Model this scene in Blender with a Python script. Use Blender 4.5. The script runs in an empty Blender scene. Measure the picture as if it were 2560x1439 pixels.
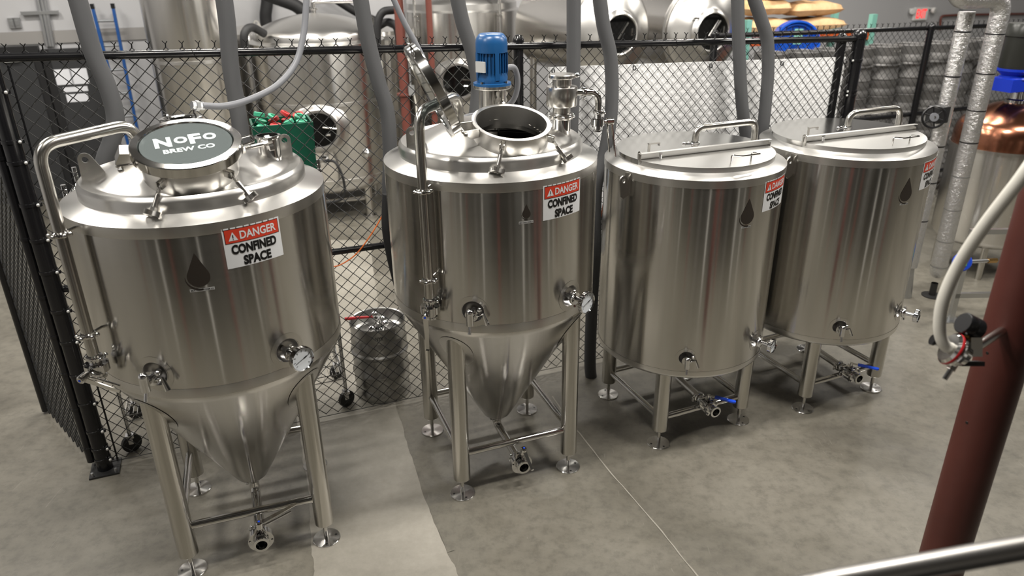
import bpy, math, random
from mathutils import Vector as Vec, Matrix as Mat
random.seed(7)
PI = math.pi
SC = bpy.context.scene
COL = SC.collection

# ------------------------------------------------------------------ camera
FPX, PITCH, ROLL, CAMH = 1840.876, 0.417977, -0.012538, 2.91475
fw = Vec((0, math.cos(PITCH), -math.sin(PITCH)))
rt = Vec((1, 0, 0))
up = rt.cross(fw)
rt, up = math.cos(ROLL)*rt + math.sin(ROLL)*up, -math.sin(ROLL)*rt + math.cos(ROLL)*up
CO = Vec((0, 0, CAMH))
cam = bpy.data.cameras.new('camera')
cam.sensor_width = 36.0
cam.lens = FPX/2560*36
cam.clip_end = 200
cam.clip_start = 0.02
cam.dof.use_dof = True
cam.dof.focus_distance = 3.9
cam.dof.aperture_fstop = 1.8
cam_o = bpy.data.objects.new('camera', cam)
m = Mat((rt, up, -fw)).transposed().to_4x4()
m.translation = CO
cam_o.matrix_world = m
COL.objects.link(cam_o)
SC.camera = cam_o

# ------------------------------------------------------------------ world, exposure
SC.view_settings.view_transform = 'Standard'
SC.view_settings.look = 'None'
SC.view_settings.exposure = -0.12
SC.view_settings.gamma = 1.0
w = bpy.data.worlds.new('world')
SC.world = w
w.use_nodes = True
w.node_tree.nodes['Background'].inputs[0].default_value = (.75, .8, .9, 1)
w.node_tree.nodes['Background'].inputs[1].default_value = 0.05

# ------------------------------------------------------------------ frame of the fence: u along it, v behind it
TH = math.radians(21.08)
U = Vec((math.cos(TH), math.sin(TH), 0))
V = Vec((-math.sin(TH), math.cos(TH), 0))
P0 = Vec((0, 4.8, 0))
def W(u, v, z=0.0): return P0 + u*U + v*V + Vec((0, 0, z))
def ray(x, y): return fw + (x-1280)/FPX*rt - (y-719.5)/FPX*up
def onz(x, y, z=0.0):
    d = ray(x, y); return CO + d*((z-CO.z)/d.z)
def onv(x, y, v):
    d = ray(x, y); return CO + d*(((P0+v*V-CO).dot(V))/d.dot(V))
def atd(x, y, depth): return CO + ray(x, y)*depth

# ------------------------------------------------------------------ lights (ceiling fixtures)
CEIL = 6.2
LIGHTS = [(-4.8, 1.5, .62), (-1.7, 1.5, .62), (1.4, 1.5, .62), (4.5, 1.5, .62),
          (-4.8, 3.6, 1.0), (-1.7, 3.6, 1.0), (1.4, 3.6, 1.0), (4.5, 3.0, 1.0), (8.4, 3.0, 1.0),
          (-4.8, -2.0, 1.25), (-1.7, -2.0, 1.3), (1.4, -2.0, 1.6), (4.5, -2.0, 1.6), (8.4, -2.0, 1.3)]
LPOW = 150.0
def add_light(u, v, k):
    l = bpy.data.lights.new('ceiling_lamp', 'AREA')
    l.shape = 'RECTANGLE'; l.size = 1.3; l.size_y = .28
    l.energy = LPOW*k
    l.color = (1.0, .955, .885)
    o = bpy.data.objects.new('ceiling_lamp', l)
    o.location = W(u, v, CEIL-.62); o.rotation_euler = (0, 0, TH)
    COL.objects.link(o)
for L in LIGHTS: add_light(*L)

# ------------------------------------------------------------------ materials
MATS = {}
def nt(name):
    m_ = bpy.data.materials.new(name); m_.use_nodes = True
    t = m_.node_tree; b = t.nodes['Principled BSDF']
    MATS[name] = m_
    return m_, t, b
def mat(name, col, rough=.5, metal=0.0, **kw):
    m_, t, b = nt(name)
    b.inputs['Base Color'].default_value = (*col, 1)
    b.inputs['Roughness'].default_value = rough
    b.inputs['Metallic'].default_value = metal
    for k, v in kw.items():
        b.inputs[k.replace('_', ' ')].default_value = v
    return m_
def noise(t, scale, detail=4, rough=.55, vec=None, dist=0.0):
    n = t.nodes.new('ShaderNodeTexNoise')
    n.inputs['Scale'].default_value = scale; n.inputs['Detail'].default_value = detail
    n.inputs['Roughness'].default_value = rough; n.inputs['Distortion'].default_value = dist
    if vec is not None: t.links.new(vec, n.inputs['Vector'])
    return n.outputs['Fac']
def ramp(t, fac, *stops):
    r = t.nodes.new('ShaderNodeValToRGB'); e = r.color_ramp.elements
    while len(e) > 1: e.remove(e[-1])
    for i, (p, c) in enumerate(stops):
        el = e[0] if i == 0 else e.new(p)
        el.position = p
        el.color = (*c, 1) if isinstance(c, tuple) else (c, c, c, 1)
    t.links.new(fac, r.inputs[0]); return r.outputs[0]
def mix(t, a, b, fac, mode='MIX'):
    x = t.nodes.new('ShaderNodeMix'); x.data_type = 'RGBA'; x.blend_type = mode
    for s, v in ((0, fac), (6, a), (7, b)):
        if isinstance(v, (int, float)): x.inputs[s].default_value = v if s == 0 else (v, v, v, 1)
        elif isinstance(v, tuple): x.inputs[s].default_value = (*v, 1)
        else: t.links.new(v, x.inputs[s])
    return x.outputs[2]
def objvec(t, sc=(1, 1, 1), geo=False):
    c = t.nodes.new('ShaderNodeTexCoord'); mp = t.nodes.new('ShaderNodeMapping')
    mp.inputs['Scale'].default_value = sc
    t.links.new(c.outputs['Object'], mp.inputs[0]); return mp.outputs[0]
def bump(t, b, h, dist=.002, strength=1.0):
    n = t.nodes.new('ShaderNodeBump'); n.inputs['Distance'].default_value = dist; n.inputs['Strength'].default_value = strength
    t.links.new(h, n.inputs['Height']); t.links.new(n.outputs[0], b.inputs['Normal'])
def steel(name, col=(.60, .585, .555), rough=.22, aniso=.75, axis='Z', var=.02):
    m_, t, b = nt(name)
    b.inputs['Metallic'].default_value = 1
    b.inputs['Base Color'].default_value = (*col, 1)
    b.inputs['Roughness'].default_value = rough
    f = noise(t, 1.0, 3, .6, objvec(t, (3, 3, 60)))
    mr = t.nodes.new('ShaderNodeMapRange')
    mr.inputs['To Min'].default_value = rough-var; mr.inputs['To Max'].default_value = rough+var
    t.links.new(f, mr.inputs[0])
    if var: t.links.new(mr.outputs[0], b.inputs['Roughness'])
    b.inputs['Anisotropic'].default_value = aniso; b.inputs['Anisotropic Rotation'].default_value = .25
    if aniso:
        tg = t.nodes.new('ShaderNodeTangent'); tg.direction_type = 'RADIAL'; tg.axis = axis
        t.links.new(tg.outputs[0], b.inputs['Tangent'])
    return m_
steel('steel_disc', (.66, .65, .63), .2, .85)
steel('steel_shell', rough=.17, aniso=.93, var=.012)
steel('steel_band', (.62, .605, .575), .30, .55)
steel('steel_dome', (.60, .59, .57), .31, .4)
steel('steel_shoulder', (.64, .63, .61), .33, .6)
steel('steel_tube', (.58, .565, .53), .2, .6)
steel('steel_back', (.68, .665, .64), .22, .85, var=0)
mat('steel_satin', (.60, .585, .555), .25, 1)
mat('steel_polish', (.66, .65, .63), .10, 1)
mat('rail_steel', (.30, .29, .28), .38, 1)
mat('chrome', (.74, .74, .74), .05, 1)
mat('keg_steel', (.40, .395, .38), .30, 1)
mat('steel_inside', (.42, .41, .40), .3, 1)
mat('galv', (.56, .57, .58), .35, 1)
m_, t, b = nt('foil'); b.inputs['Base Color'].default_value = (.74, .74, .74, 1); b.inputs['Metallic'].default_value = .92; b.inputs['Roughness'].default_value = .25
bump(t, b, noise(t, 34, 4, .7, objvec(t)), .012, 1.0)
mat('liquid_and_bore_black', (.004, .004, .004), .05)  # black liquid; also paints the shade inside bores, valves and manway openings
mat('rubber', (.012, .012, .012), .5)
mat('dark_steel', (.05, .05, .05), .4, .7)
mat('hand_hole', (.5, .49, .46), .7)
mat('pallet_wood', (.04, .032, .025), .7)
steel('steel_lid', (.70, .695, .68), .16, 0, var=.03)
steel('steel_lid_front', (.74, .735, .72), .34, 0, var=.03)
mat('steel_bar', (.74, .73, .71), .38, 1)
mat('keg_grey', (.21, .205, .20), .55, .55)
mat('orange_paint', (.55, .10, .02), .5)
steel('steel_lying', (.63, .61, .58), .20, 0)
mat('black_vinyl', (.006, .006, .007), .22)
mat('black_wire', (.006, .006, .006), .45, 0, Specular_IOR_Level=.3)
mat('black_plastic', (.008, .008, .009), .3)
mat('foam_hose', (.062, .063, .066), .75)
mat('foam_black', (.010, .010, .011), .6)
mat('conduit', (.16, .165, .18), .45)
mat('white_bolt', (.62, .62, .6), .3, .6)
mat('white_sign', (.66, .67, .68), .35)
mat('red_sign', (.55, .045, .02), .35)
mat('black_ink', (.004, .004, .004), .4)
mat('decal_drop', (.030, .024, .019), .55, 0, Specular_IOR_Level=.25)
mat('label_strip', (.42, .42, .41), .35)
mat('white_board', (.95, .955, .955), .5)
mat('motor_blue', (.008, .066, .19), .32)
mat('gear_blue', (.005, .03, .42), .35)
mat('handle_blue', (.008, .06, .55), .4)
mat('red_plastic', (.45, .015, .02), .4)
mat('orange', (.75, .16, .02), .5)
mat('copper', (.44, .185, .11), .2, 1)
mat('hose_white', (.66, .64, .58), .45)
mat('brass', (.50, .30, .10), .25, 1)
mat('bin_green', (.008, .095, .055), .35)
mat('mint', (.06, .42, .25), .4)
mat('cloth_red', (.42, .02, .02), .6)
mat('dark_grey_paint', (.030, .031, .033), .5)
mat('black_paint', (.010, .010, .011), .5)
mat('paper', (.75, .76, .8), .6)
mat('ladder_blue', (.008, .07, .26), .4)
mat('rung_grey', (.22, .23, .24), .4, .5)
mat('pipe_red', (.15, .042, .030), .5)
mat('teal', (.20, .46, .38), .5)
mat('drum_blue', (.01, .10, .58), .3)
mat('motor_dark', (.022, .023, .020), .3)
mat('screen_green', (.1, .8, .15), .4)
mat('etch', (.50, .57, .56), .6)
mat('dial', (.72, .76, .8), .4)
mat('exit_plate', (.5, .5, .5), .5)
mat('box_white', (.75, .75, .73), .5)
mat('bottle_blue', (.25, .45, .75), .2)
m_, t, b = nt('exit_red'); b.inputs['Base Color'].default_value = (.8, .02, .02, 1)
b.inputs['Emission Color'].default_value = (1, .05, .05, 1); b.inputs['Emission Strength'].default_value = 1.3
m_, t, b = nt('lamp_diffuser'); b.inputs['Emission Color'].default_value = (1, .965, .91, 1); b.inputs['Emission Strength'].default_value = 6
m_, t, b = nt('glass')
b.inputs['Base Color'].default_value = (.20, .23, .23, 1); b.inputs['Roughness'].default_value = .05
b.inputs['Transmission Weight'].default_value = .62; b.inputs['IOR'].default_value = 1.45
m_, t, b = nt('sack')
v_ = objvec(t, (1, 1, 1))
t.links.new(ramp(t, noise(t, 6, 4, .6, v_), (.3, (.50, .30, .14)), (.7, (.66, .43, .22))), b.inputs['Base Color'])
b.inputs['Roughness'].default_value = .55
bump(t, b, noise(t, 9, 3, .5, v_), .02, .8)
m_, t, b = nt('floor_concrete')
v_ = objvec(t)
big = ramp(t, noise(t, .9, 6, .62, v_, .6), (.28, (.080, .073, .058)), (.50, (.136, .126, .103)), (.74, (.195, .182, .152)))
fine = ramp(t, noise(t, 14, 8, .7, v_), (.26, .62), (.52, .98), (.8, 1.14))
c_ = mix(t, big, fine, 1.0, 'MULTIPLY')
spots = ramp(t, noise(t, 2.6, 3, .5, v_, 1.0), (.60, 0.0), (.74, 1.0))
c_ = mix(t, c_, (.095, .086, .068), mix(t, 0.0, spots, .45))
scr = ramp(t, noise(t, 1.0, 2, .5, objvec(t, (55, 4, 1)), 1.5), (.71, 0.0), (.76, 1.0))
c_ = mix(t, c_, (.30, .285, .25), mix(t, 0.0, scr, .22))
t.links.new(c_, b.inputs['Base Color'])
t.links.new(ramp(t, noise(t, 3, 5, .6, v_), (.3, .34), (.7, .52)), b.inputs['Roughness'])
bump(t, b, noise(t, 40, 5, .6, v_), .001, .5)
m_, t, b = nt('patch_concrete')
v_ = objvec(t)
c_ = mix(t, ramp(t, noise(t, 1.6, 6, .6, v_, .4), (.3, (.20, .187, .157)), (.7, (.29, .272, .236))), ramp(t, noise(t, 20, 6, .7, v_), (.3, .88), (.7, 1.05)), 1.0, 'MULTIPLY')
t.links.new(c_, b.inputs['Base Color']); b.inputs['Roughness'].default_value = .5
bump(t, b, noise(t, 30, 5, .6, v_), .001, .5)
mat('joint', (.26, .245, .21), .8)
m_, t, b = nt('wall_paint')
t.links.new(ramp(t, noise(t, .5, 3), (.3, (.42, .42, .43)), (.7, (.48, .48, .49))), b.inputs['Base Color']); b.inputs['Roughness'].default_value = .6
mat('wall_warm', (.16, .145, .12), .6)
mat('wall_taupe', (.27, .26, .25), .6)
mat('wall_dark', (.07, .065, .06), .6)
mat('ceiling_paint', (.18, .18, .18), .7)
m_, t, b = nt('column_red')
v_ = objvec(t)
t.links.new(mix(t, ramp(t, noise(t, 3, 5, .6, v_), (.35, (.062, .013, .009)), (.7, (.085, .020, .014))), (.16, .09, .075), ramp(t, noise(t, 2.2, 6, .75, v_, .8), (.63, 0.0), (.85, .5))), b.inputs['Base Color'])
b.inputs['Roughness'].default_value = .5

# ------------------------------------------------------------------ mesh helpers
class MB:
    def __init__(s): s.v = []; s.f = []
    def add(s, vs, fs, M=None):
        o = len(s.v)
        s.v += [tuple(M @ Vec(p)) for p in vs] if M is not None else [tuple(p) for p in vs]
        s.f += [tuple(i+o for i in f) for f in fs]; return s
    def lathe(s, prof, seg=48, M=None, a0=0.0, a1=2*PI):
        full = abs(a1-a0-2*PI) < 1e-6; n = seg if full else seg+1
        vs = []; fs = []; idx = []
        for r, z in prof:
            if abs(r) < 1e-7: idx.append([len(vs)]*n); vs.append((0, 0, z))
            else:
                idx.append([len(vs)+k for k in range(n)])
                vs += [(r*math.cos(a0+(a1-a0)*k/seg), r*math.sin(a0+(a1-a0)*k/seg), z) for k in range(n)]
        for i in range(len(prof)-1):
            A, B = idx[i], idx[i+1]
            for k in range(seg):
                k2 = (k+1) % n
                q = [A[k], A[k2], B[k2], B[k]]; q2 = []
                for x in q:
                    if x not in q2: q2.append(x)
                if len(q2) > 2: fs.append(tuple(q2))
        return s.add(vs, fs, M)
    def tube(s, pts, r, seg=10, cap=True, closed=False, M=None):
        pts = [Vec(p) for p in pts]; n = len(pts); vs = []; fs = []
        rr = r if isinstance(r, (list, tuple)) else [r]*n
        tan = []
        for i in range(n):
            a = pts[(i-1) % n] if (closed or i > 0) else pts[i]
            c = pts[(i+1) % n] if (closed or i < n-1) else pts[i]
            tan.append((c-a).normalized())
        nrm = tan[0].orthogonal().normalized()
        for i in range(n):
            nrm = (nrm - tan[i]*nrm.dot(tan[i]))
            nrm = nrm.normalized() if nrm.length > 1e-6 else tan[i].orthogonal().normalized()
            bi = tan[i].cross(nrm)
            for k in range(seg):
                a = 2*PI*k/seg
                vs.append(pts[i] + (nrm*math.cos(a)+bi*math.sin(a))*rr[i])
        for i in range(n if closed else n-1):
            for k in range(seg):
                a = i*seg+k; b_ = i*seg+(k+1) % seg; j = ((i+1) % n)*seg
                fs.append((a, b_, j+(k+1) % seg, j+k))
        if cap and not closed:
            fs.append(tuple(range(seg-1, -1, -1))); fs.append(tuple(range((n-1)*seg, n*seg)))
        return s.add(vs, fs, M)
    def cyl(s, p0, p1, r, seg=16, r1=None):
        return s.tube([p0, p1], [r, r if r1 is None else r1], seg)
    def box(s, c, d, M=None):
        x, y, z = c; a, b_, e = d[0]/2, d[1]/2, d[2]/2
        vs = [(x+i*a, y+j*b_, z+k*e) for k in (-1, 1) for j in (-1, 1) for i in (-1, 1)]
        return s.add(vs, [(0, 2, 3, 1), (4, 5, 7, 6), (0, 1, 5, 4), (1, 3, 7, 5), (3, 2, 6, 7), (2, 0, 4, 6)], M)
    def prism(s, out, h, M=None, z0=0.0):
        n = len(out)
        vs = [(x, y, z0) for x, y in out]+[(x, y, z0+h) for x, y in out]
        fs = [tuple(range(n-1, -1, -1)), tuple(range(n, 2*n))]+[(i, (i+1) % n, n+(i+1) % n, n+i) for i in range(n)]
        return s.add(vs, fs, M)
    def ball(s, c, r, seg=12, M=None, sz=1.0):
        pr = [(r*math.sin(PI*i/8), -r*sz*math.cos(PI*i/8)) for i in range(9)]
        pr[0] = (0, -r*sz); pr[-1] = (0, r*sz)
        T = Mat.Translation(c); return s.lathe(pr, seg, (M @ T) if M is not None else T)
    def ring(s, c, ax, R, r, seg=28, ts=8):
        ax = Vec(ax).normalized(); e = ax.orthogonal().normalized(); g = ax.cross(e); c = Vec(c)
        return s.tube([c+R*(e*math.cos(2*PI*k/seg)+g*math.sin(2*PI*k/seg)) for k in range(seg)], r, ts, closed=True)
    def obj(s, name, mt, parent=None, smooth=38, **kw):
        me = bpy.data.meshes.new(name); me.from_pydata(s.v, [], s.f); me.update()
        if smooth:
            for p in me.polygons: p.use_smooth = True
            me.set_sharp_from_angle(angle=math.radians(smooth))
        me.materials.append(MATS[mt])
        return link(name, me, parent, **kw)
def link(name, me, parent=None, label=None, cat=None, group=None, kind=None):
    o = bpy.data.objects.new(name, me); COL.objects.link(o)
    if parent is not None: o.parent = parent
    tag(o, label, cat, group, kind); return o
def tag(o, label=None, cat=None, group=None, kind=None):
    for k, v in (('label', label), ('category', cat), ('group', group), ('kind', kind)):
        if v: o[k] = v
    return o
def thing(name, label, cat, loc=(0, 0, 0), rz=0.0, group=None):
    o = bpy.data.objects.new(name, None); o.empty_display_size = .1; COL.objects.link(o)
    o.location = loc; o.rotation_euler = (0, 0, rz)
    return tag(o, label, cat, group)
def copy_tree(o, parent=None):
    c = o.copy(); COL.objects.link(c)
    if parent is not None: c.parent = parent
    for ch in list(o.children): copy_tree(ch, c)
    return c
def frame(o, z, x=None):
    """matrix with origin o, local Z along z"""
    z = Vec(z).normalized(); x = Vec(x) if x is not None else z.orthogonal()
    x = (x - z*x.dot(z)).normalized(); y = z.cross(x)
    M = Mat((x, y, z)).transposed().to_4x4(); M.translation = Vec(o); return M
def fillet(pts, r, n=6):
    pts = [Vec(p) for p in pts]; out = [pts[0]]
    for i in range(1, len(pts)-1):
        a = (pts[i-1]-pts[i]); c = (pts[i+1]-pts[i]); d = min(r, a.length*.49, c.length*.49)
        p, q = pts[i]+a.normalized()*d, pts[i]+c.normalized()*d
        for k in range(n+1):
            s_ = k/n; out.append((1-s_)**2*p+2*s_*(1-s_)*pts[i]+s_*s_*q)
    return out+[pts[-1]]
def spline(pts, n=8):
    pts = [Vec(p) for p in pts]; P = [2*pts[0]-pts[1]]+pts+[2*pts[-1]-pts[-2]]; out = []
    for i in range(1, len(P)-2):
        a, b_, c, d = P[i-1:i+3]
        for k in range(n):
            s_ = k/n
            out.append(.5*((2*b_)+(c-a)*s_+(2*a-5*b_+4*c-d)*s_**2+(3*b_-a-3*c+d)*s_**3))
    return out+[pts[-1]]
_tx = {}
def text_geo(txt, bold=.0):
    """flat letters as (verts, faces), unit cap height, centred"""
    if (txt, bold) in _tx: return _tx[(txt, bold)]
    cu = bpy.data.curves.new('lettering', 'FONT'); cu.body = txt; cu.size = 1; cu.offset = bold; cu.resolution_u = 3
    o = bpy.data.objects.new('lettering', cu); COL.objects.link(o)
    bpy.context.view_layer.update()
    me = bpy.data.meshes.new_from_object(o.evaluated_get(bpy.context.evaluated_depsgraph_get()))
    vs = [v.co.copy() for v in me.vertices]; fs = [tuple(p.vertices) for p in me.polygons]
    bpy.data.objects.remove(o); bpy.data.meshes.remove(me); bpy.data.curves.remove(cu)
    x0, x1 = min(v.x for v in vs), max(v.x for v in vs); y0, y1 = min(v.y for v in vs), max(v.y for v in vs)
    vs = [((v.x-(x0+x1)/2), (v.y-(y0+y1)/2)) for v in vs]
    _tx[(txt, bold)] = (vs, fs, x1-x0, y1-y0); return _tx[(txt, bold)]
def letters(mb, txt, cx, cy, wd, ht, mapf, bold=.02):
    vs, fs, ww, hh = text_geo(txt, bold)
    return mb.add([mapf(cx+x*wd/ww, cy+y*ht/hh) for x, y in vs], fs)

# ------------------------------------------------------------------ the room
def struct(name, mb, mt, parent=None, smooth=None): return mb.obj(name, mt, parent, smooth, kind='structure' if parent is None else None)
def uvquad(u0, u1, v0, v1, z=0.0): return [W(u0, v0, z), W(u1, v0, z), W(u1, v1, z), W(u0, v1, z)]
U0, U1, V0, V1 = -9.0, 16.0, -9.5, 7.0
flo = struct('floor', MB().add([W(U0, V0, -.1), W(U1, V0, -.1), W(U1, V1, -.1), W(U0, V1, -.1)]+uvquad(U0, U1, V0, V1), [(3, 2, 1, 0), (4, 5, 6, 7), (0, 1, 5, 4), (1, 2, 6, 5), (2, 3, 7, 6), (3, 0, 4, 7)]), 'floor_concrete')
# re-poured lighter strip across the floor, with its ragged edges
Lp = [(800, 1600), (786, 1439), (779, 1363), (773, 1237), (758, 1150), (745, 1060), (700, 860), (640, 600)]
Rp = [(1215, 1600), (1145, 1439), (1118, 1375), (1075, 1275), (1045, 1190), (1012, 1090), (990, 1010), (955, 850), (925, 600)]
def jit(pts, n=7, a=.006):
    out = []
    for p, q in zip(pts[:-1], pts[1:]):
        for k in range(n):
            P = onz(p[0]+(q[0]-p[0])*k/n, p[1]+(q[1]-p[1])*k/n, 0); out.append(P+Vec((random.uniform(-a, a), random.uniform(-a, a), 0)))
    return out+[onz(*pts[-1], 0)]
pl = [p+Vec((0, 0, .0015)) for p in jit(Lp)+jit(Rp)[::-1]]
struct('floor_patch', MB().add(pl, [tuple(range(len(pl)))[::-1]]), 'patch_concrete', flo)
def strip(name, px, wd, mt, z=.002):
    P = jit(px, 8, .0025); vs = []
    for i, p in enumerate(P):
        d = (P[min(i+1, len(P)-1)]-P[max(i-1, 0)]).normalized(); n = Vec((-d.y, d.x, 0))*wd*random.uniform(.6, 1.2)
        vs += [p-n+Vec((0, 0, z)), p+n+Vec((0, 0, z))]
    return struct(name, MB().add(vs, [(2*i, 2*i+1, 2*i+3, 2*i+2) for i in range(len(P)-1)]), mt, flo)
strip('floor_joint', [(1380, 990), (1438, 1070), (1530, 1185), (1640, 1310), (1760, 1460)], .004, 'joint')
strip('floor_joint', [(1118+8, 1378), (1060, 1225), (1020, 1090), (994, 1000)], .018, 'floor_concrete', .0022)
def wall(name, u0, v0, u1, v1, mt, z0=0.0, z1=CEIL, thick=.12):
    a, b_ = W(u0, v0), W(u1, v1); d = (b_-a).normalized(); n = Vec((-d.y, d.x, 0))*thick
    q = [a, b_, b_+n, a+n]
    return struct(name, MB().prism([(p.x, p.y) for p in q], z1-z0, None, z0), mt)
wall('wall_back', U1, V1, U0, V1, 'wall_paint', thick=-.12)
wall('wall_left', U0, V0, U0, V1, 'wall_paint', thick=.12)
wall('wall_right', U1, V0, U1, V1, 'wall_paint', thick=-.12)
wall('wall_front', U0, V0, U1, V0, 'wall_warm', thick=-.12)
struct('ceiling', MB().add(uvquad(U0, U1, V0, V1, CEIL)+uvquad(U0, U1, V0, V1, CEIL+.1), [(0, 1, 2, 3), (7, 6, 5, 4), (0, 4, 5, 1), (1, 5, 6, 2), (2, 6, 7, 3), (3, 7, 4, 0)]), 'ceiling_paint')
# the gallery the camera stands on, and unseen stripes added to mirror in the tanks
dk_ = struct('trim_4', MB().add(uvquad(-7, 4.5, -7.6, -3.9, 1.16)+uvquad(-7, 4.5, -7.6, -3.9, 1.28), [(3, 2, 1, 0), (4, 5, 6, 7), (0, 1, 5, 4), (1, 2, 6, 5), (2, 3, 7, 6), (3, 0, 4, 7)]), 'dark_steel')
for u, v, r, mt in ((-6.2, -4.0, .08, 'column_red'), (-4.3, -4.0, .03, 'box_white'), (-3.6, -4.05, .08, 'column_red'), (-2.2, -4.0, .025, 'box_white'), (-1.2, -4.05, .08, 'column_red'), (.2, -4.0, .03, 'box_white'), (1.0, -4.05, .08, 'column_red'), (2.2, -4.0, .03, 'box_white'), (3.4, -4.05, .08, 'column_red'), (-5.2, -3.95, .05, 'galv'), (-2.9, -4.3, .12, 'wall_dark'), (-.5, -4.3, .14, 'wall_dark'), (.6, -4.1, .05, 'galv'), (1.6, -4.4, .16, 'wall_dark'), (2.8, -4.0, .02, 'box_white')):
    MB().cyl(W(u, v), W(u, v, 1.16), r, 16).obj('deck_stripe_post', mt, dk_)  # among the red columns, pale and dark posts added to streak the steel reflections
for i, (u, wd, mt, z1) in enumerate([(-7.2, 1.6, 'wall_dark', 3.4), (-4.4, 1.1, 'box_white', 3.0), (-2.4, 2.2, 'wall_dark', 3.6), (.6, .9, 'box_white', 3.2), (2.6, 1.8, 'wall_dark', 3.4), (5.4, 1.2, 'box_white', 3.0), (8.0, 2.4, 'wall_dark', 3.6), (11.5, 1.2, 'box_white', 3.0)]):
    c = W(u, V0+.03, z1/2); M = Mat.Translation(c) @ Mat.Rotation(TH, 4, 'Z')
    struct('door_%d' % (i+3), MB().box((0, 0, 0), (wd, .06, z1), M), mt)  # unseen flat panels added as light and dark stripes for the steel to reflect
fx = None
for k, (u, v, p) in enumerate(LIGHTS):
    if fx is None:
        fx = thing('high_bay_light', 'white linear lamp hung from the hall ceiling', 'ceiling light', W(u, v, CEIL-.6), TH, 'high bay lights')
        MB().box((0, 0, .05), (1.56, .38, .08)).obj('housing', 'box_white', fx, None)
        for s_ in (-1, 1): MB().cyl((s_*.6, 0, .09), (s_*.6, 0, .6), .004, 6).obj('cable', 'black_wire', fx)
    else:
        o = copy_tree(fx); o.location = W(u, v, CEIL-.6)


# ------------------------------------------------------------------ tank parts
def cyl_map(R, phi, z0, off=0.0):
    r = R+off
    return lambda x, y: (r*math.sin(phi+x/R), -r*math.cos(phi+x/R), z0+y)
def rad(R, phi, z): return Vec((R*math.sin(phi), -R*math.cos(phi), z))
def decal_quad(mb, mapf, x0, x1, y0, y1, n=12):
    vs = []; fs = []
    for i in range(n+1):
        x = x0+(x1-x0)*i/n; vs += [mapf(x, y0), mapf(x, y1)]
    return mb.add(vs, [(2*i, 2*i+2, 2*i+3, 2*i+1) for i in range(n)])
def danger_sign(root, R, phi, z0):
    mp = lambda off: cyl_map(R, phi, z0, off)
    s_ = decal_quad(MB(), mp(.0012), -.127, .127, -.089, .089).obj('danger_sign', 'white_sign', root, None, label='white and red DANGER CONFINED SPACE sticker')
    decal_quad(MB(), mp(.0016), -.120, .120, .020, .083).obj('sign_border', 'black_ink', s_, None)
    decal_quad(MB(), mp(.0020), -.1175, .1175, .0225, .0805).obj('sign_band', 'red_sign', s_, None)
    letters(MB(), 'DANGER', .024, .0515, .162, .036, mp(.0026), .022).obj('lettering', 'white_sign', s_, None)
    tri = [mp(.0026)(-.105, .032), mp(.0026)(-.066, .032), mp(.0026)(-.0855, .070)]
    MB().add(tri, [(0, 1, 2)]).obj('warning_triangle', 'white_sign', s_, None)
    mb = MB(); decal_quad(mb, mp(.003), -.0875, -.0835, .043, .058, 1); decal_quad(mb, mp(.003), -.0872, -.0838, .036, .0395, 1)
    mb.obj('exclamation_mark', 'black_ink', s_, None)
    letters(MB(), 'CONFINED', .0, -.008, .200, .043, mp(.0022), .048).obj('lettering', 'black_ink', s_, None)
    letters(MB(), 'SPACE', .005, -.062, .124, .043, mp(.0022), .048).obj('lettering', 'black_ink', s_, None)
def drop_mark(root, R, phi, z0, h):
    mp = cyl_map(R, phi, z0, .0012); rr = .30*h; cy = -.5*h+rr; ta = math.acos(rr/(h-rr))
    def half(y):
        yt = cy+rr*math.cos(ta)
        if y <= yt: return math.sqrt(max(0, rr*rr-(y-cy)**2))
        return rr*math.sin(ta)*(.5*h-y)/(.5*h-yt)
    n, k = 26, 8; vs = []; fs = []
    for i in range(n+1):
        y = -.5*h+h*(.5-.5*math.cos(PI*i/n)); x = half(y)
        vs += [mp(-x+2*x*q/k, y) for q in range(k+1)]
    for i in range(n):
        for q in range(k): a = i*(k+1)+q; fs.append((a, a+1, a+k+2, a+k+1))
    o = MB().add(vs, fs).obj('drop_emblem', 'decal_drop', root, None, label='dark drop shaped emblem')
    vs = []; n = 24
    for i in range(n+1):
        t_ = math.radians(178+100*i/n); g = math.sin(PI*min(1, i/n*.62+.02))
        for q in range(3): r_ = rr*(1.17+.17*g*q/2); vs.append(mp(r_*math.cos(t_)+.02*h*i/n, cy+r_*math.sin(t_)))
    MB().add(vs, [(3*i+q, 3*i+3+q, 3*i+4+q, 3*i+1+q) for i in range(n) for q in range(2)]).obj('drop_crescent', 'decal_drop', o, None)
def name_strip(root, R, phi, z0, wd, ht, txt):
    o = decal_quad(MB(), cyl_map(R, phi, z0, .001), -wd/2, wd/2, -ht/2, ht/2, 4).obj('name_label', 'label_strip', root, None, label='small printed strip label')
    letters(MB(), txt, 0, 0, wd*.92, ht*.6, cyl_map(R, phi, z0, .0016), .01).obj('lettering', 'black_ink', o, None)
def shell(root, R, z0, z1, dishes, name='shell'):
    zs = [z0, z0+.03]; z = z0+.05
    while z < z1-.05:
        zs.append(z); z += .02 if any(abs(z-d[1]) < .13 for d in dishes) else .1
    zs += [z1-.03, z1]
    n = 192; vs = []; fs = []
    for z in zs: vs += [tuple(rad(R, 2*PI*k/n, z)) for k in range(n)]
    for i in range(len(zs)-1):
        for k in range(n):
            q = (i*n+k, i*n+(k+1) % n, (i+1)*n+(k+1) % n, (i+1)*n+k)
            if any(all((Vec(vs[j])-rad(R, d[0], d[1])).length < d[2] for j in q) for d in dishes): continue
            fs.append(q)
    return MB().add(vs, fs).obj(name, 'steel_shell', root)
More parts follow.
